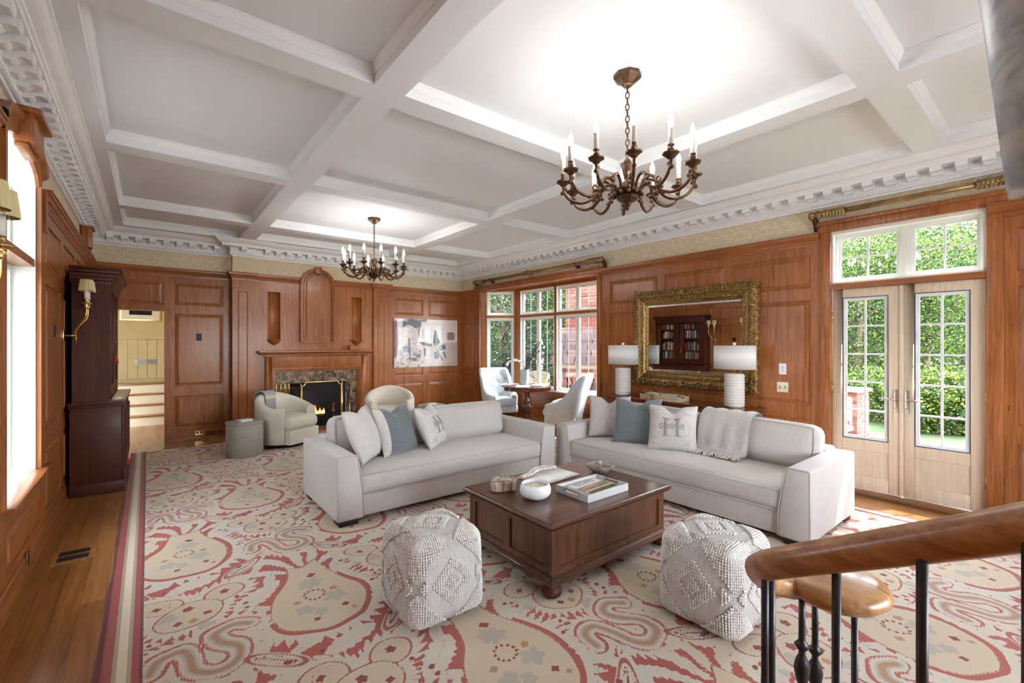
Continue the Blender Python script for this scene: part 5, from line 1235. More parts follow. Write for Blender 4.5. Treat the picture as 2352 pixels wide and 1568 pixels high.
def wing(loc, rz, label):
    e = empty('tufted_chair', loc, rz, label=label, cat='armchair', group='tufted chairs in the bay')
    T = math.radians(150); nt, nz = 96, 30; W_, D_, th_ = .36, .34, .085
    def sst(a, b, x): x = max(0, min(1, (x-a)/(b-a))); return x*x*(3-2*x)
    def plan(t, off):      # rounded-rectangle plan, open at the front
        c_, s_ = math.cos(t), math.sin(t); p = 2/3.2
        return math.copysign(abs(s_)**p, s_)*(W_-off), math.copysign(abs(c_)**p, c_)*(D_-off)
    def hgt(q): return .58-.05*sst(.6, 1, q)+.52*(1-sst(.36, .66, q))
    def pos(t, off, z):
        x, y = plan(t, off); k = sst(-.25, .7, math.cos(t)); r = max(0, z-.38)
        return (x*(1+.12*r*(1 if abs(t) < T*.5 else .3)), y+.25*r*k+.08*r*r*k, z)
    inner, outer, rim, low = [], [], [], []
    arc = [0]; pp = None
    for i in range(nt+1):
        t = -T+2*T*i/nt; x, y = plan(t, th_)
        if pp: arc.append(arc[-1]+math.hypot(x-pp[0], y-pp[1]))
        pp = (x, y)
    for i in range(nt+1):
        t = -T+2*T*i/nt; q = abs(t)/T; h = hgt(q); sarc = arc[i]-arc[-1]/2; zi = .34; R1 = []
        for j in range(nz+1):
            v = j/nz; z = zi+(h-.035-zi)*v
            a, b = sarc/.135, (z-.36)/.125
            tf = (abs(math.sin(PI*(a+b)/2))*abs(math.sin(PI*(a-b)/2)))**.5
            ed = min(1, (1-v)*5)*min(1, (1-q)*9)
            R1.append(pos(t, th_+(-.02+.056*tf)*ed+.004, z))
        inner.append(R1)
        rim.append([R1[-1], pos(t, th_*.82, h-.01), pos(t, th_*.5, h), pos(t, th_*.18, h-.012), pos(t, -.004, h-.05)])
        outer.append([pos(t, -.004, h-.05), pos(t, -.006, (h+.3)/2), pos(t, 0, .33), pos(t, .012, .2), pos(t, .03, .165)]); low.append([R1[0], pos(t, th_+.03, .3)])
    mb = MB(); mb.grid(inner, 0, True); mb.grid(rim, 0, True); mb.grid(outer, 0, True); mb.grid(low, 0, True)
    for i in (0, nt): 
        L = low[i][::-1][:1]+inner[i]+rim[i][1:]+outer[i][1:]; mb.add(L, [tuple(range(len(L)))])
    sh_ = mb.build('back_and_arms', CHAIRF, e)
    mb = MB()
    for i in range(2, nt-1):
        sarc = arc[i]-arc[-1]/2
        for jb in range(1, 7):
            b = jb; aa = round(sarc/.135)
            if abs(sarc/.135-aa) < .5*(arc[i]-arc[i-1])/.135 and (aa+b) % 2 == 0:
                t = -T+2*T*i/nt; z = .36+b*.125; h = hgt(abs(t)/T)
                if z < h-.1: mb.ball(pos(t, th_-.006, z), .011, 8, 5)
    mb.build('buttons', CHAIRF, sh_)
    mb = MB(); mb.box(-.31, -.31, .165, .31, .27, .31); mb.build('seat_box', CHAIRF, e, .02)
    mb = MB(); puff(mb, (0, -.07, .375), (.54, .56, .16), .06, (.01, .02, .035), (10, 10, 4)); mb.build('seat_cushion', CHAIRF, e, smooth=True)
    for x, y in ((-.27, -.27), (.27, -.27), (-.26, .24), (.26, .24)):
        MB().hexa([(x-.013, y-.013, 0), (x+.013, y-.013, 0), (x+.013, y+.013, 0), (x-.013, y+.013, 0), (x-.024, y-.024, .17), (x+.024, y-.024, .17), (x+.024, y+.024, .17), (x-.024, y+.024, .17)]).build('leg', MAHOG, e)
    return e
wing((6.06, 7.98, 0), math.radians(-16), 'ice-grey button-tufted chair facing the room left of the pedestal table')
wing((6.14, 6.08, 0), math.radians(-148), 'ice-grey tufted chair seen from behind right of the pedestal table')
GREYB = plain('grey_book_cover', srgb(96, 98, 100), .6)
PHOTO = plain('grey_photo_pages', srgb(196, 196, 194), .35, vary=.25, scale=30)
open_book('open_book', (5.86, 7.38, .7855), -.6, .2, .27, 'open grey picture book on the left of the pedestal table', GREYB, PHOTO, .03)
open_book('open_book', (5.88, 6.98, .7855), .75, .21, .27, 'open white-paged book at the front of the pedestal table', GREYB, PAPER, .02)
open_book('open_book', (6.28, 6.9, .7855), .5, .2, .26, 'open dark-covered book on the right of the pedestal table', GREYB, PHOTO, .035)
vs_ = empty('square_vase', (6.1, 7.18, .7855), .5, label='tall square grey stone vase on the pedestal table', cat='vase')
vm = NT('grey_carved_stone'); _w = vm.noise(vm.map((40, 40, 40)), 1, 4, .6, 2); vm.set(color=vm.ramp(_w, [(.4, srgb(132, 138, 138)), (.6, srgb(172, 176, 174))]), rough=.6); vm.bump(_w, .5, .006)
mb = MB(); mb.grid([[(s_*a, s_*b, z) for a, b in ((-1, -1), (1, -1), (1, 1), (-1, 1))] for s_, z in ((.068, 0), (.076, .33), (.064, .33), (.06, .05))], 0, False, False, True); mb.add([(-.068, -.068, 0), (.068, -.068, 0), (.068, .068, 0), (-.068, .068, 0)], [(0, 1, 2, 3)]); mb.add([(-.06, -.06, .3), (.06, -.06, .3), (.06, .06, .3), (-.06, .06, .3)], [(0, 1, 2, 3)])
mb.build('vase', vm.m, vs_)
orch = empty('orchid_stems', (6.1, 7.18, 1.086), label='white orchid sprays and dark dried branches in the square vase', cat='flowers')
STEM = plain('dark_twig', srgb(74, 60, 50), .8); PETAL = plain('white_petal', srgb(244, 242, 240), .6)
U = Vector((math.cos(TH), -math.sin(TH), 0))          # to the right as seen in the photograph
def Q(a, z, d=0): p = U*a+Vector((math.sin(TH), math.cos(TH), 0))*d; return (p.x, p.y, z)
mb = MB(); R_ = random.Random(5)
stems = [cr([Q(0, 0), Q(-.05, .16), Q(-.2, .22), Q(-.38, .13)], 6), cr([Q(0, 0), Q(.1, .3), Q(.3, .62), Q(.38, .52), Q(.36, .2), Q(.34, .04)], 6), cr([Q(0, 0), Q(.0, .2), Q(-.03, .33)], 6)]
for s_ in stems: mb.tube(s_, .004, 5)
for k in range(9):
    a = R_.uniform(.2, .34); mb.tube(cr([Q(.01*k-.03, 0, R_.uniform(-.02, .02)), Q(a*.45, .27, R_.uniform(-.04, .04)), Q(a, .5+R_.uniform(-.12, .13), R_.uniform(-.06, .06))], 5), .0055, 5)
mb.build('stems', STEM, orch); fl2 = MB()
def blossom(c, r):
    for k in range(5):
        a = 2*PI*k/5+R_.random(); d = U*math.cos(a)*r*.7+Vector((0, 0, math.sin(a)*r*.7))
        fl2.ball((c[0]+d.x, c[1]+d.y, c[2]+d.z), r*.55, 6, 4, 0, (1, 1, 1))
for s_, rng in ((stems[0], range(5, 19)), (stems[1], range(12, 31)), (stems[2], range(6, 13))):
    for i in rng:
        if i < len(s_) and (i % 2 or R_.random() < .4): c = s_[i]; blossom((c[0]+R_.uniform(-.015, .015), c[1]+R_.uniform(-.015, .015), c[2]+R_.uniform(-.02, .02)), R_.uniform(.016, .026))
tag(fl2.build('blossoms', PETAL, orch), kind='stuff')
# ================================================================= chandeliers
def chandelier(loc, label, phase):
    e = empty('chandelier', loc, label=label, cat='chandelier', group='pair of bronze candle chandeliers')
    MB().lathe([(.1, 0), (.1, -.022), (.09, -.035), (.042, -.066), (.04, -.075), (.03, -.085), (0, -.086)][::-1], 8, sm=False).build('canopy', BRONZE, e)
    lk = MB().tube([(.0+.013*math.cos(a), 0, .026*math.sin(a)) for a in [2*PI*i/14 for i in range(14)]], .0045, 6, True)
    l0 = None; z = -.105; k = 0
    while z > -.6:
        o = lk.build('chain_link', BRONZE, e) if l0 is None else inst(l0, e, (0, 0, 0)); l0 = l0 or o
        o.location = (0, 0, z); o.rotation_euler = (0, 0, (k % 2)*PI/2+.4); z -= .043; k += 1
    MB().lathe([(0, -.985), (.012, -.98), (.016, -.955), (.026, -.945), (.03, -.93), (.05, -.92), (.075, -.905), (.085, -.885), (.078, -.872), (.11, -.862), (.118, -.845), (.1, -.835), (.06, -.83), (.06, -.79), (.028, -.78), (.022, -.76), (.035, -.72), (.05, -.66), (.055, -.645), (.03, -.635), (.02, -.615), (.0, -.61)], 8, sm=False, a0=.2).build('hub', BRONZE, e)
    path = cr([(.055, 0, -.845), (.1, 0, -.835), (.12, 0, -.79), (.16, 0, -.765), (.205, 0, -.79), (.22, 0, -.845), (.265, 0, -.895), (.34, 0, -.915), (.415, 0, -.885), (.455, 0, -.83), (.462, 0, -.775)], 5)
    am = MB(); am.tube(path, .0115, 8)
    for x, z in ((.225, -.825), (.205, -.86), (.105, -.87), (.25, -.865), (.47, -.835), (.448, -.805)): am.ball((x, 0, z), .016, 7, 5)
    am.tube(cr([(.22, 0, -.84), (.245, 0, -.81), (.235, 0, -.785), (.215, 0, -.8)], 4), .008, 6)
    am.lathe([(.008, -.79), (.018, -.785), (.03, -.77), (.052, -.757), (.055, -.748), (.02, -.742), (.016, -.735), (.022, -.722), (.018, -.71), (.022, -.695), (.0, -.694)], 8, (.462, 0, 0), sm=False)
    sl = MB().lathe([(.0, -.694), (.0165, -.694), (.0165, -.60), (.019, -.598), (.019, -.59), (.012, -.586), (0, -.586)], 12, (.462, 0, 0))
    bl = MB().lathe([(.009, -.586), (.014, -.575), (.0185, -.553), (.016, -.53), (.008, -.505), (0, -.484)], 9, (.462, 0, 0))
    F = Vector((-loc[0], -loc[1])); a0 = math.atan2(F.y, F.x); A = S = B = None
    for k in range(12):
        rz = a0+math.radians(phase)+2*PI*k/12
        a = am.build('arm', BRONZE, e) if A is None else inst(A, e, (0, 0, 0)); A = A or a; a.rotation_euler = (0, 0, rz)
        s_ = sl.build('candle_sleeve', CANDLE, a) if S is None else inst(S, a, (0, 0, 0)); S = S or s_
        b = bl.build('bulb', BULBM, a) if B is None else inst(B, a, (0, 0, 0)); B = B or b
    return e
chandelier((2.715, 2.045, ZC), 'bronze twelve-arm candle chandelier in the nearer coffer', 5)
chandelier((2.75, 6.86, ZC), 'bronze twelve-arm candle chandelier in the far coffer by the fireplace', 12)

# ================================================================= stair rail in front of the camera
stw = struct(MB().box(-.9, .33, 0, 1.72, .72, .16).box(-.9, .03, 0, 1.2, .33, .33).box(-.9, -1.6, 0, 1.2, .03, .5).build('near_stairs', FLOORW[0], None, .006))
hr = empty('stair_railing', (1.3, .45, 0), label='oak handrail with scrolled end on black iron balusters', cat='railing')
o = Vector((1.3, .45, 0)); mb = MB()
rail = cr([(.93, -.28, 1.585), (.99, -.06, 1.445), (1.035, .09, 1.35), (1.085, .25, 1.252), (1.13, .39, 1.168), (1.158, .455, 1.125), (1.19, .492, 1.095), (1.24, .522, 1.06), (1.30, .535, 1.02), (1.36, .53, .985), (1.42, .505, .965)], 6)
mb.tube([Vector(p)-o for p in rail], [.034]*len(rail), 16, flat=.86); mb.ball(Vector(rail[-1])-o, .034, 12, 8)
mb.build('handrail', RAILW, hr)
MB().lathe([(0, -.034), (.07, -.034), (.11, -.026), (.13, -.006), (.132, .006), (.122, .024), (.095, .033), (0, .035)], 40, Vector((1.512, .432, .967))-o).build('scroll_cap', RAILW, hr)
def bal(x, y, ztop, zc, zb=.0, r=.0085):
    pr = [(r, zb), (r, zc-.3)]
    for z in (zc-.24, zc-.12): pr += [(r, z-.06), (.02, z-.05), (.0105, z-.035), (.017, z-.015), (.021, z+.012), (.0155, z+.035), (r, z+.05)]
    pr += [(r, zc-.06), (.02, zc-.045), (.012, zc-.035), (.009, zc-.03), (r, zc), (r, ztop)]
    return MB().lathe(pr, 12, (x-o.x, y-o.y, 0)).build('baluster', IRON, hr)
def at_px(px, d): a = (px-1176)/1042; return d*(math.sin(TH)+a*math.cos(TH)), d*(math.cos(TH)-a*math.sin(TH))
for px, d, zt, zc, zb in [(a_, b_, c_, d_, max(e_, .16)) for a_, b_, c_, d_, e_ in ((2118, .785, 1.30, .99, .33), (1921, .935, 1.2, .62, .16), (1757, 1.1, 1.12, .85, .0), (1772, 1.12, 1.11, .84, .0), (1842, 1.28, .95, .845, 0), (1872, 1.34, .95, .79, 0), (1963, 1.27, .95, .55, 0), (2365, .66, 1.36, .9, .5))]:
    x, y = at_px(px, d); bal(x, y, zt, zc, zb)
pb = NT('pale_blue_glaze'); _w = pb.noise(pb.map((4, 4, 9)), 1, 5, .6, 2); pb.set(color=pb.ramp(_w, [(.3, srgb(140, 162, 188)), (.5, srgb(206, 222, 232)), (.7, srgb(236, 242, 246))]), rough=.35)
pn = empty('pendant_shade', (1.262, .017, 1.93), label='tapered pale blue glazed pendant at the top right corner', cat='lamp')
MB().lathe([(.0, .0), (.06, .0), (.067, .005), (.098, .33), (.13, .62), (.125, .64), (.02, .66), (0, .66)], 30).build('shade', pb.m, pn); MB().tube([(0, 0, .65), (0, 0, ZS-1.93)], .008, 8).build('rod', IRON, pn)

# ================================================================= the rug
RX0, RX1, RY0, RY1 = -.208, 5.61, -.55, 8.86
CW, CH, G = 1.26, 2.46, .012
nx, ny = int(round(CW/G)), int(round(CH/G)); gx, gy = CW/nx, CH/ny
cxs, cys = np.meshgrid(np.arange(nx)*gx, np.arange(ny)*gy, indexing='ij')
LAT = [(i*CW+k*CW/2, j*CH+k*CH/2) for i in (-1, 0, 1) for j in (-1, 0, 1) for k in (0, 1)]
LAT += [(-CW*1.5, -CH/2), (CW*1.5, CH/2), (CW*1.5, -CH/2), (-CW*1.5, CH/2)]
wx = .014*np.sin(cys*2*PI/CH*5)+.008*np.sin(cxs*2*PI/CW*6+1); wy = .014*np.sin(cxs*2*PI/CW*5+2)
def over(f, c):          # min of f over all lattice images, f takes coordinates relative to the motif centre
    d = np.full(cxs.shape, 9.)
    for lx, ly in LAT:
        x = cxs+wx*.5-lx-c[0]; y = cys+wy*.5-ly-c[1]; d = np.minimum(d, f(x, y))
    return d
def sd_poly(P):
    P = np.array(P)
    def f(x, y):
        d = np.full(x.shape, 1e9); s_ = np.zeros(x.shape, bool); n = len(P)
        for i in range(n):
            a, b = P[i], P[(i+1) % n]; ex, ey = b-a; px, py = x-a[0], y-a[1]
            t = np.clip((px*ex+py*ey)/(ex*ex+ey*ey), 0, 1); d = np.minimum(d, (px-ex*t)**2+(py-ey*t)**2)
            s_ ^= ((a[1] > y) != (b[1] > y)) & (x < ex*(y-a[1])/(ey if abs(ey) > 1e-9 else 1e-9)+a[0])
        return np.where(s_, -1, 1)*np.sqrt(d)
    return f
def sd_line(P, w):        # tapered stroke; w list of half widths
    P = np.array(P)
    def f(x, y):
        d = np.full(x.shape, 9.); n = len(P)
        for i in range(n-1):
            a, b = P[i], P[i+1]; ex, ey = b-a; px, py = x-a[0], y-a[1]
            t = np.clip((px*ex+py*ey)/(ex*ex+ey*ey+1e-12), 0, 1); ww = w[i]+(w[i+1]-w[i])*t
            d = np.minimum(d, np.hypot(px-ex*t, py-ey*t)-ww)
        return d
    return f
def sd_ell(a, b, rot=0):
    c_, s_ = math.cos(rot), math.sin(rot)
    def f(x, y): u = x*c_+y*s_; v = -x*s_+y*c_; k = np.hypot(u/a, v/b); return (k-1)*min(a, b)
    return f
def saw(t, p=1.0): q = t % 1.0; return q**p
def fringe(inner, gap, width, freq, cx_=0, cy_=0, amin=-9, amax=9, lean=.9):
    def f(x, y):
        d = inner(x, y); a = np.arctan2(y-cy_, x-cx_); w = width*(.22+.78*saw(a/(2*PI)*freq+d*4*lean, .8))
        band = np.maximum(d-(gap+w), (gap)-d)
        out = np.where((a < amin) | (a > amax), .2, -1.); return np.maximum(band, out)
    return f
vase_pts = [p[:2] for p in cr([(-.07, .47), (-.1, .34), (-.15, .2), (-.24, .05), (-.285, -.1), (-.25, -.27), (-.12, -.39), (.04, -.42), (.18, -.37), (.27, -.22), (.285, -.05), (.24, .1), (.18, .26), (.15, .38), (.13, .5), (.03, .44)], 4, True)]
vase = sd_poly(vase_pts)
def lobes(x, y): 
    return np.minimum(np.minimum(sd_ell(.17, .15, .4)(x+.02, y+.07), sd_ell(.115, .1, .5)(x-.17, y-.1)), sd_ell(.12, .09, -.3)(x+.17, y-.13))
S_pts = [p[:2] for p in cr([(-.20, .0), (-.17, .1), (-.08, .12), (-.04, .02), (-.02, -.1), (.06, -.17), (.16, -.13), (.18, -.02), (.1, .08), (.08, .18), (.17, .22), (.25, .17)], 4)]
Sn = len(S_pts)
D_v = over(vase, (0, 0)); D_l = over(lobes, (.63, .30)); D_s = over(sd_line(S_pts, [.055]*Sn), (.62, -.26)); D_si = over(sd_line(S_pts, [.022]*Sn), (.62, -.26))
D_p = np.minimum(over(sd_ell(.19, .06, .75), (-.30, .70)), over(sd_ell(.19, .06, -.75), (.30, .70)))
D_pi = np.minimum(over(sd_ell(.14, .028, .75), (-.30, .70)), over(sd_ell(.14, .028, -.75), (.30, .70)))
leafs = np.minimum(over(fringe(vase, .028, .11, 44, 0, 0, -2.9, .9), (0, 0)), over(fringe(lobes, .006, .085, 38, 0, 0), (.63, .30)))
leafs = np.minimum(leafs, over(fringe(sd_line(S_pts, [.055]*Sn), .014, .075, 34), (.62, -.26)))
plume = []
for q in ([(-.02, .44), (-.1, .62), (-.2, .74), (-.1, .86)], [(.08, .46), (.16, .62), (.12, .78), (.0, .84)], [(.03, .46), (.04, .66), (-.02, .8)], [(-.08, .4), (-.2, .5), (-.34, .54), (-.42, .46)], [(.14, .42), (.26, .52), (.38, .52), (.44, .42)], [(.3, -.3), (.4, -.42), (.42, -.58), (.34, -.68)], [(-.28, -.3), (-.38, -.44), (-.36, -.6), (-.26, -.68)]):
    pl_ = [p[:2] for p in cr(q, 5)]; n = len(pl_); plume.append(over(sd_line(pl_, [.010+.03*math.sin(PI*min(1, i/(n-1)))**.8 for i in range(n)]), (0, 0)))
D_pl = np.minimum.reduce(plume)
serr = .012*np.sin(cxs*2*PI/CW*31+cys*2*PI/CH*17)*np.sin(cys*2*PI/CH*47)
cream = np.minimum.reduce([D_v, D_l, D_s, D_p, leafs, D_pl+serr])
def acanthus(r, rot, n=7):      # serrated leaf
    c_, s_ = math.cos(rot), math.sin(rot)
    def f(x, y):
        u = (x*c_+y*s_)/r; v = np.abs(-x*s_+y*c_)/r; w = .46*np.clip(1-u*u, 0, 1)**.7*(.68+.32*saw(u*n*.5+v*1.2, .7)); d = (v-w)*r
        return np.maximum(d, (np.abs(u)-1)*r)
    return f
rg = random.Random(4); veins = []
for _k in range(60):
    m = np.unravel_index(np.argmax(cream), cream.shape)
    if cream[m] < .05: break
    q = (cxs[m], cys[m]); ro = rg.uniform(0, PI); rr_ = cream[m]*1.55
    cream = np.minimum(cream, over(acanthus(rr_, ro), q)); veins.append((q, ro, rr_))
# keep a red halo around the big motifs
halo = np.minimum.reduce([np.where(D_v > 0, D_v, 9), np.where(D_p > 0, D_p, 9)])
red = np.maximum(-np.minimum(cream, 9), -9)               # >0 inside cream
A_red = cream                                              # >0 : red ground
A_vein = np.minimum.reduce([over(sd_line([(-r*.7*math.cos(ro), -r*.7*math.sin(ro)), (r*.7*math.cos(ro), r*.7*math.sin(ro))], [.0035, .002]), q) for q, ro, r in veins]+[np.abs(D_v-.085)-.003])
A_line = np.minimum.reduce([np.abs(D_v+.004)-.006, np.abs(D_l)-.0055, np.abs(D_s+.003)-.0045, np.abs(D_p+.012)-.006, np.abs(over(sd_ell(.17, .15, .4), (.61, .23)))-.0045])
def dashes(c, r, n, l, w):
    def f(x, y): a = np.arctan2(y, x); rr = np.hypot(x, y); t = (a/(2*PI)*n) % 1-.5; return np.maximum(np.abs(rr-r)-l, np.abs(t)*2*PI*r/n-w)
    return over(f, c)
def flower(c, r, n=6, rot=0):
    def f(x, y): a = np.arctan2(y, x)+rot; rr = np.hypot(x, y); return rr-r*(.55+.45*np.abs(np.cos(a*n/2)))
    return over(f, c)
A_dark = np.minimum.reduce([dashes((0, 0), .062, 12, .011, .009), flower((.05, .27), .03, 4), flower((.12, -.24), .026, 4), flower((-.06, -.29), .024, 4, 1), flower((.6, .3), .035, 5), flower((.55, .16), .026, 4), flower((.7, .2), .024, 4, .6), flower((.8, .41), .034, 5), flower((.45, .42), .026, 4), dashes((.46, .43), .05, 9, .006, .005),
                            flower((.36, -.06), .02, 5), flower((.42, .02), .018, 5), flower((.3, -.5), .02, 5), flower((-.36, .16), .02, 5), flower((-.4, .28), .018, 5), flower((-.3, -.58), .02, 5), flower((.28, .36), .018, 5), flower((.9, .1), .018, 5), flower((.5, .62), .018, 5),
                            np.minimum(over(sd_ell(.1, .006, .75), (-.30, .70)), over(sd_ell(.1, .006, -.75), (.30, .70))), np.maximum(np.abs(D_p+.03)-.006, np.sin(cxs*2*PI/CW*44+cys*2*PI/CH*60)*.01)])
A_grey = np.minimum.reduce([flower((.02, .16), .085, 7), flower((.1, -.1), .075, 5, .4), flower((-.1, -.16), .06, 5), flower((-.02, -.22), .05, 5, .5), flower((.68, .06), .05, 3), flower((.5, .26), .055, 3, .7), np.abs(D_si+.0)-.0085, flower((.36, .24), .035, 3), A_vein])
A_brown = np.minimum.reduce([D_si+.006, flower((.12, -.0), .03, 5), flower((-.12, -.05), .026, 4), flower((.16, -.3), .022, 4), flower((.63, .14), .03, 5)])
A_tan = np.minimum(D_v+.006, np.maximum(D_l+.006, -.1+cxs*0))
xs_ = np.arange(RX0, RX1+G, gx); ys_ = np.arange(RY0, RY1+G, gy)
ox, oy = .839, 3.121
ix = np.floor(((xs_-ox)/gx)).astype(int) % nx; iy = np.floor(((ys_-oy)/gy)).astype(int)
# CW x CH cell repeats straight in x and y (the half drop is inside it)
iy = iy % ny
sel = np.ix_(ix, iy)
X, Yv = np.meshgrid(xs_, ys_, indexing='ij'); Zr = np.full(X.shape, RT)
wob = .006*np.sin(Yv*3.1)+.004*np.sin(Yv*7.3+1)
X = np.where(X < RX0+.02, X+wob, X); X = np.where(X > RX1-.02, X-wob, X)
Zr = Zr-np.where((X < RX0+.012) | (X > RX1-.012) | (Yv < RY0+.012) | (Yv > RY1-.012), .011, 0)
me = bpy.data.meshes.new('pile'); n1, n2 = X.shape
co = np.stack([X, Yv, Zr], -1).reshape(-1, 3).astype(np.float32)
idx = np.arange(n1*n2).reshape(n1, n2); quads = np.stack([idx[:-1, :-1], idx[1:, :-1], idx[1:, 1:], idx[:-1, 1:]], -1).reshape(-1, 4)
qc = co[quads].mean(1); quads = quads[~((qc[:, 0] < 1.8) & (qc[:, 1] < .8))]      # the rug is cut out around the foot of the stairs
me.vertices.add(len(co)); me.vertices.foreach_set('co', co.ravel()); me.loops.add(quads.size); me.loops.foreach_set('vertex_index', quads.ravel().astype(np.int32))
me.polygons.add(len(quads)); me.polygons.foreach_set('loop_start', np.arange(0, quads.size, 4, dtype=np.int32)); me.update(calc_edges=True)
def attr(nm, chans):
    a = me.color_attributes.new(nm, 'FLOAT_COLOR', 'POINT'); a.data.foreach_set('color', np.stack([c.reshape(-1) for c in chans], -1).astype(np.float32).ravel())
attr('motif_a', [A_red[sel], A_line[sel], A_dark[sel], A_grey[sel]]); attr('motif_b', [A_brown[sel], A_tan[sel], X-RX0, RX1-X])
t = NT('rug_wool')
a1 = t.new('Attribute', attribute_name='motif_a'); a2 = t.new('Attribute', attribute_name='motif_b')
s1_ = t.new('SeparateColor'); t.link(a1.outputs['Color'], s1_.inputs[0]); s2_ = t.new('SeparateColor'); t.link(a2.outputs['Color'], s2_.inputs[0])
jit = t.math('MULTIPLY', t.math('SUBTRACT', t.noise(t.map((1, 1, 1)), 70, 3), .5), .008)
def step(v, inside=True, soft=.0016):
    m = t.new('MapRange'); m.inputs['From Min'].default_value = -soft; m.inputs['From Max'].default_value = soft
    if inside: m.inputs['To Min'].default_value = 1; m.inputs['To Max'].default_value = 0
    t.link(t.math('ADD', v, jit), m.inputs['Value']); return m.outputs[0]
big = t.noise(t.map((1, 1, 1)), 1.2, 3); fine = t.noise(t.map((1, 1, 1)), 300, 2); strip = t.noise(t.map((1, 9, 1)), 3, 2)
creamc = t.mix(strip, t.ramp(big, [(.35, srgb(207, 191, 160)), (.65, srgb(203, 196, 182))]), srgb(214, 203, 184))
c = creamc
c = t.mix(t.math('MULTIPLY', step(s2_.outputs[1], soft=.02), .55), c, srgb(202, 178, 138))
c = t.mix(step(s1_.outputs[0], False), c, t.ramp(big, [(.35, srgb(178, 82, 62)), (.65, srgb(166, 72, 62))]))
c = t.mix(t.math('MULTIPLY', step(a1.outputs['Alpha']), .6), c, srgb(160, 156, 148))
c = t.mix(t.math('MULTIPLY', step(s2_.outputs[0]), .9), c, srgb(174, 128, 84))
c = t.mix(step(s1_.outputs[1]), c, srgb(166, 84, 62))
c = t.mix(step(s1_.outputs[2]), c, srgb(138, 48, 46))
# striped border along both long sides
stops = [(0, srgb(104, 36, 40)), (.022/.2, srgb(158, 58, 54)), (.066/.2, srgb(170, 154, 124)), (.084/.2, srgb(222, 208, 182)), (.124/.2, srgb(172, 156, 126)), (.142/.2, srgb(158, 58, 54)), (.172/.2, srgb(104, 36, 40)), (.187/.2, srgb(222, 212, 190))]
e1 = t.math('MINIMUM', s2_.outputs[2], a2.outputs['Alpha']); eb = t.math('ADD', e1, t.math('MULTIPLY', jit, .6))
c = t.mix(t.math('LESS_THAN', e1, .188), c, t.ramp(t.math('DIVIDE', eb, .2), stops, 'CONSTANT'))
c = t.mix(t.math('MULTIPLY', fine, .22), c, (.25, .2, .16, 1), 'MIX')
t.set(color=c, rough=.95, sheen=.2); t.bump(t.noise(t.map((160, 260, 1)), 1, 2), .25, .003)
me.materials.append(t.m)
rug = empty('area_rug', (0, 0, 0), label='large cream and brick-red paisley wool rug with striped border', cat='rug')
po = bpy.data.objects.new('pile', me); COL.objects.link(po); po.parent = rug
MB().box(RX0+.03, .82, .0005, RX1-.03, RY1-.01, RT-.002).box(1.82, RY0+.01, .0005, RX1-.03, .82, RT-.002).build('backing', TASSEL, rug)

# ================================================================= outdoors
grass = plain('lawn_green', srgb(54, 72, 28), .95, vary=.35, scale=3)
tag(MB().box(6.9, -2.7, -.5, 60, 60, -.42).build('lawn', grass), 'grass lawn outside the windows', 'lawn', kind='structure')
tag(MB().box(-40, -2.7, -.5, -.95, 60, -.42).box(-40, -30, -.5, 60, -2.7, -.42).build('paving', plain('pale_terrace_stone', srgb(168, 166, 160), .9, vary=.1, scale=2)), 'pale stone terrace around the house', 'terrace', kind='structure')  # unseen ground added for its upward bounce through the windows
def leaf_mat(nm, a, b, c):
    t = NT(nm); g = t.new('NewGeometry'); col = t.ramp(g.outputs['Random Per Island'], [(0, srgb(*a)), (.55, srgb(*b)), (1, srgb(*c))])
    t.set(color=col, rough=.55); tl = t.new('BsdfTranslucent'); t.link(col, tl.inputs[0]); mx = t.new('MixShader'); mx.inputs[0].default_value = .45
    t.link(t.b.outputs[0], mx.inputs[1]); t.link(tl.outputs[0], mx.inputs[2]); t.link(mx.outputs[0], t.out.inputs[0]); return t.m
LEAF = [leaf_mat('maple_leaf', (10, 22, 6), (42, 68, 20), (118, 144, 48)), leaf_mat('conifer_needle', (14, 26, 16), (40, 58, 36), (84, 104, 64)), leaf_mat('bush_leaf', (16, 34, 8), (58, 86, 24), (138, 158, 54))]
TRUNK = plain('tree_bark', srgb(92, 76, 62), .9, vary=.35, scale=12, bump=.5, bscale=30)
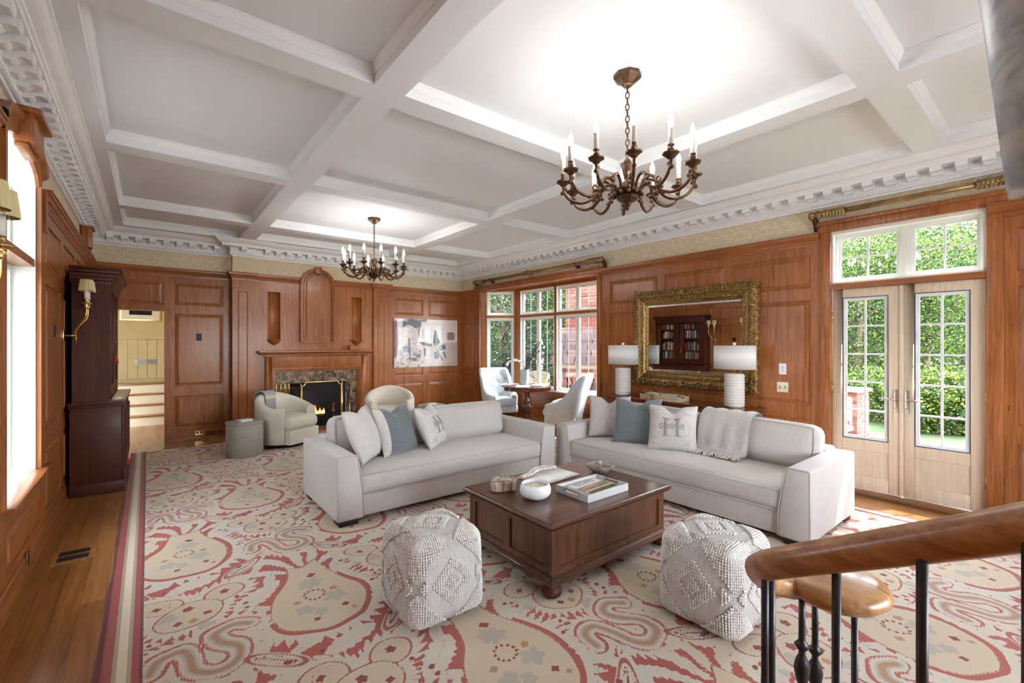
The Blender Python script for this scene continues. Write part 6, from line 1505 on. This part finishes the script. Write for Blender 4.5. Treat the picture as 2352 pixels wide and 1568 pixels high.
def tree(px, d, zc, rx, rz_, n, label, kind=0, trunk=.11, leaf=.13, lean=0, group='trees outside the glazed doors', zb=-.42):
    x, y = at_px(px, d); e = empty('tree' if trunk else 'shrub', (x, y, zb), label=label, cat='tree' if trunk else 'shrub', group=group); g = np.random.default_rng(abs(int(px*7+d*100)))
    if trunk:
        top = zc-zb+rz_*.3
        mb = MB().tube(cr([(0, 0, 0), (lean*.3, .03, top*.33), (lean*.7, -.05, top*.66), (lean, .02, top)], 4), [trunk*(1-.05*i) for i in range(13)], 9)
        for k in range(7):
            a = g.uniform(0, 2*PI); z0 = top*g.uniform(.35, .9); l = rx*g.uniform(.5, .95)
            mb.tube([(lean*z0/top, 0, z0), (lean*z0/top+l*.4*math.cos(a), l*.4*math.sin(a), z0+l*.35), (lean*z0/top+l*math.cos(a), l*math.sin(a), z0+l*.6)], [trunk*.38, trunk*.26, trunk*.1], 6)
        mb.build('trunk', TRUNK, e)
    # leaves in clumps
    m = max(6, n//110); cc = g.normal(size=(m, 3)); cc /= np.linalg.norm(cc, axis=1)[:, None]; cc *= g.uniform(.25, 1, (m, 1))**.45; cc *= np.array([rx, rx, rz_])
    cl = np.repeat(cc, n//m+1, 0)[:n]; p = cl+g.normal(size=(n, 3))*np.array([rx, rx, rz_*.7])*.16+np.array([lean, 0, zc-zb]); p[:, 2] = np.maximum(p[:, 2], .05)
    u = g.normal(size=(n, 3)); u[:, 2] *= .5; u /= np.linalg.norm(u, axis=1)[:, None]; w = np.cross(u, g.normal(size=(n, 3))); w /= np.linalg.norm(w, axis=1)[:, None]
    s_ = leaf*g.uniform(.6, 1.3, (n, 1)); wd = .55 if kind != 1 else .22
    V = np.stack([p-u*s_*.6, p+w*s_*wd-u*s_*.05, p+u*s_*.7, p-w*s_*wd-u*s_*.05], 1).reshape(-1, 3)
    me = bpy.data.meshes.new('foliage'); me.from_pydata([tuple(q) for q in V], [], [(4*i, 4*i+1, 4*i+2, 4*i+3) for i in range(n)]); me.materials.append(LEAF[kind])
    o_ = bpy.data.objects.new('foliage', me); COL.objects.link(o_); o_.parent = e; tag(o_, kind='stuff'); return e
tree(1968, 15, 3.0, 2.3, 2.6, 30000, 'broadleaf tree with a forked dark trunk in the left door leaf', 0, .13, .05, .3)
tree(2015, 19, 3.6, 2.6, 3.0, 30000, 'slim leaning broadleaf tree behind the left door leaf', 0, .12, .055, -.5)
tree(2130, 15, 3.8, 2.4, 2.4, 30000, 'broadleaf tree with straight trunk seen in the right door leaf', 0, .12, .05, .1)
tree(2215, 18, 3.3, 2.8, 2.9, 30000, 'broadleaf tree at the right edge of the right door leaf', 0, .12, .055, .2)
tree(2060, 26, 4.0, 6.0, 4.6, 32000, 'wide leafy tree filling the background behind the glazed doors', 2, .2, .12, 0)
tree(2250, 30, 4.0, 6.5, 5.0, 14000, 'distant wide leafy tree right of the glazed doors', 0, .2, .2, 0)
tree(1850, 30, 4.0, 6.0, 5.0, 12000, 'distant wide leafy tree left of the glazed doors', 0, .2, .2, 0)
for k, (px, d, r_) in enumerate(((2010, 12.5, 1.0), (2070, 13.5, 1.3), (2150, 12.5, 1.2), (2210, 13, 1.1), (2120, 10.8, .7), (2185, 10.5, .7))):
    tree(px, d, .2, r_, 0.75, 12000, ['low bright shrub left of the door meeting stiles', 'low leafy shrub behind the door handles', 'low leafy shrub in the middle of the right door leaf', 'low leafy shrub at the right of the right door leaf', 'small pale shrub nearest the right door leaf', 'small pale shrub at the bottom right of the door glass'][k], 2, 0, .046, group='shrubs outside the glazed doors')
for k, (px, d, zc, rx, rz_, kd) in enumerate(((1150, 13.2, 2.2, 1.5, 3.4, 1), (1225, 14.5, 2.8, 1.9, 3.2, 0), (1285, 15, 2.6, 1.8, 3.2, 0), (1330, 20, 4, 3.5, 4.5, 0), (1130, 21, 4, 4.5, 4.6, 0), (1215, 12.5, .7, 1.0, 1.1, 1))):
    tree(px, d, zc, rx, rz_, 22000, ['dark conifer outside the narrow bay window', 'leafy tree outside the left bay casement', 'leafy tree beside the brick wing', 'tall tree behind the brick wing', 'distant tree behind the conifer', 'low juniper outside the bay window'][k], kd, .12, (.052 if kd == 0 else .07) if d < 18 else .13, 0, 'trees outside the bay window')
for k, (px, d) in enumerate(((-8310, .926), (4440, -2.117))): tree(px, d, 2.8, 2.2, 3.2, 9000, ['evergreen tree outside the arched left window', 'second evergreen tree outside the left wall, nearer the stairs'][k], 1, .15, .12, 0, 'trees outside the left window')  # out of view, added to hold back sky light at the left window
# brick wing beyond the bay
MORT = plain('lime_mortar', srgb(150, 138, 122), .9, vary=.05); BRK = [plain('brick_%d' % i, srgb(*c_), .85, vary=.14, scale=30, bump=.4) for i, c_ in enumerate(((112, 62, 50), (120, 70, 58), (98, 52, 44), (120, 80, 68)))]
TILE = [plain('roof_tile_%d' % i, srgb(*c_), .8, vary=.16, scale=14, bump=.4, bscale=25) for i, c_ in enumerate(((80, 62, 58), (92, 70, 66), (70, 56, 54), (104, 76, 68)))]
bw = empty('brick_wing', (7.9, 7.76, -.42), math.atan2(-.87, .5), label='brick wing of the house with tiled lean-to roof beyond the bay', cat='building')
MB().box(0, .01, 0, 2.4, .6, 4.1).build('wall_core', MORT, bw)
b0 = MB().box(0, -.012, 0, .2, .03, .064).build('brick', BRK[0], bw); bm_ = [b0.data]
for k in range(1, 4): q = b0.data.copy(); q.materials[0] = BRK[k]; bm_.append(q)
first = True
for j in range(33):
    z = 1.62+j*.0755
    if z > 4.03: break
    x = -.105*(j % 2)
    while x < 1.75:
        o_ = b0 if first else bpy.data.objects.new('brick', bm_[rnd.randrange(4)])
        if not first: COL.objects.link(o_); o_.parent = bw
        first = False; xa = max(0, x); o_.location = (xa, 0, z); o_.scale.x = (min(x+.2, 1.75)-xa)/.2; x += .211
# return face at the left end
for j in range(33):
    z = 1.62+j*.0755
    if z > 4.03: break
    for k in range(3):
        o_ = bpy.data.objects.new('brick', bm_[rnd.randrange(4)]); COL.objects.link(o_); o_.parent = bw; o_.location = (0, .03+k*.2, z); o_.rotation_euler = (0, 0, PI/2); o_.scale.x = .9
# lean-to: tiles in five courses, brick arch below
MB().prism([(-.03, 2.42), (-.4, 1.62), (-.4, 1.5), (0.0, 1.5), (.0, 2.42)], lambda a, b: (-.12, a, b), lambda a, b: (2.2, a, b)).build('lean_to', MORT, bw)
tl0 = [MB().box(0, -.012, -.19, .26, .012, 0).build('roof_tile', TILE[k], bw) for k in range(4)]; sl_ = math.atan2(.38, .8); used = set()
for r_ in range(6):
    for k in range(9):
        i_ = rnd.randrange(4); x = -.14+k*.28+(r_ % 2)*-.1; f = r_/6
        o_ = tl0[i_] if i_ not in used else inst(tl0[i_], bw, (0, 0, 0)); used.add(i_)
        o_.location = (x, -.04-.39*f-.012, 2.44-.8*f+.01); o_.rotation_euler = (-sl_+.06, 0, rnd.uniform(-.015, .015))
for i_ in range(4):
    if i_ not in used: bpy.data.objects.remove(tl0[i_])
MB().box(-.1, -.38, 0, .1, .0, 1.5).box(2.0, -.38, 0, 2.2, 0, 1.5).box(-.1, -.38, 1.28, 2.2, 0, 1.5).build('arch_wall', MORT, bw)
for k in range(22):
    o_ = bpy.data.objects.new('arch_brick', bm_[rnd.randrange(4)]); COL.objects.link(o_); o_.parent = bw; u = -.06+k*.1; tt = (u-1.0)/1.2
    o_.location = (u, -.385, 1.18-.16*tt*tt); o_.rotation_euler = (0, -PI/2+tt*.3, 0)
for k in range(11):
    o_ = bpy.data.objects.new('brick', bm_[rnd.randrange(4)]); COL.objects.link(o_); o_.parent = bw; o_.location = (-.09+k*.205, -.385, 1.41)
for j in range(14):
    o_ = bpy.data.objects.new('brick', bm_[rnd.randrange(4)]); COL.objects.link(o_); o_.parent = bw; o_.location = (-.09, -.385, .05+j*.0755)
MB().box(.1, -.3, 0, 2.0, -.26, 1.28).build('dark_door', plain('dark_brown_door', srgb(58, 38, 32), .6), bw)
# brick pier and patio chairs
x, y = at_px(1957, 9.3)
pr_ = empty('brick_pier', (x+.1, y+.1, -.42), -TH+.55, label='square brick garden pier with a flat stone cap', cat='pier')
MB().box(-.26, -.26, 0, .26, .26, 1.09).build('core', MORT, pr_); MB().box(-.32, -.32, 1.09, .32, .32, 1.16).build('stone_cap', plain('grey_cap_stone', srgb(116, 114, 110), .8), pr_, .01)
for j in range(14):
    for q in range(4):
        for k in range(3):
            w0 = -.27+k*.215-(.1 if j % 2 else 0); a, b = max(-.27, w0), min(.27, w0+.2)
            if b-a < .04: continue
            o_ = bpy.data.objects.new('brick', bm_[rnd.randrange(4)]); COL.objects.link(o_); o_.parent = pr_
            R3 = Matrix.Rotation(q*PI/2, 3, 'Z'); p = R3 @ Vector((a, -.262, .012+j*.0765)); o_.location = p; o_.rotation_euler = (0, 0, q*PI/2); o_.scale.x = (b-a)/.2
def patio(px, d, z, rz, label):
    x, y = at_px(px, d); e = empty('patio_chair', (x, y, -.42), rz, label=label, cat='chair', group='patio chairs outside'); mt = plain('cream_outdoor_weave', srgb(176, 166, 142), .8)
    mb = MB(); mb.grid([[(math.sin(t)*.3, .24*math.cos(t), zz+.12*math.cos(t)) for zz in (z*.55, z*.7, z*.9, z)] for t in [math.radians(-110+220*i/20) for i in range(21)]]); mb.build('back', mt, e)
    MB().lathe([(.3, z*.45), (.32, z*.47), (.32, z*.52), (0, z*.54)], 24).build('seat', mt, e)
    for a in range(4): MB().tube([(.22*math.cos(a*PI/2+.8), .22*math.sin(a*PI/2+.8), z*.46), (.28*math.cos(a*PI/2+.8), .28*math.sin(a*PI/2+.8), 0)], .014, 6).build('leg', IRON, e)
patio(1236, 11.6, 1.28, 2.4, 'cream patio chair outside the left bay casement'); patio(1912, 8.6, 1.02, 2.0, 'cream patio chair in front of the brick pier')
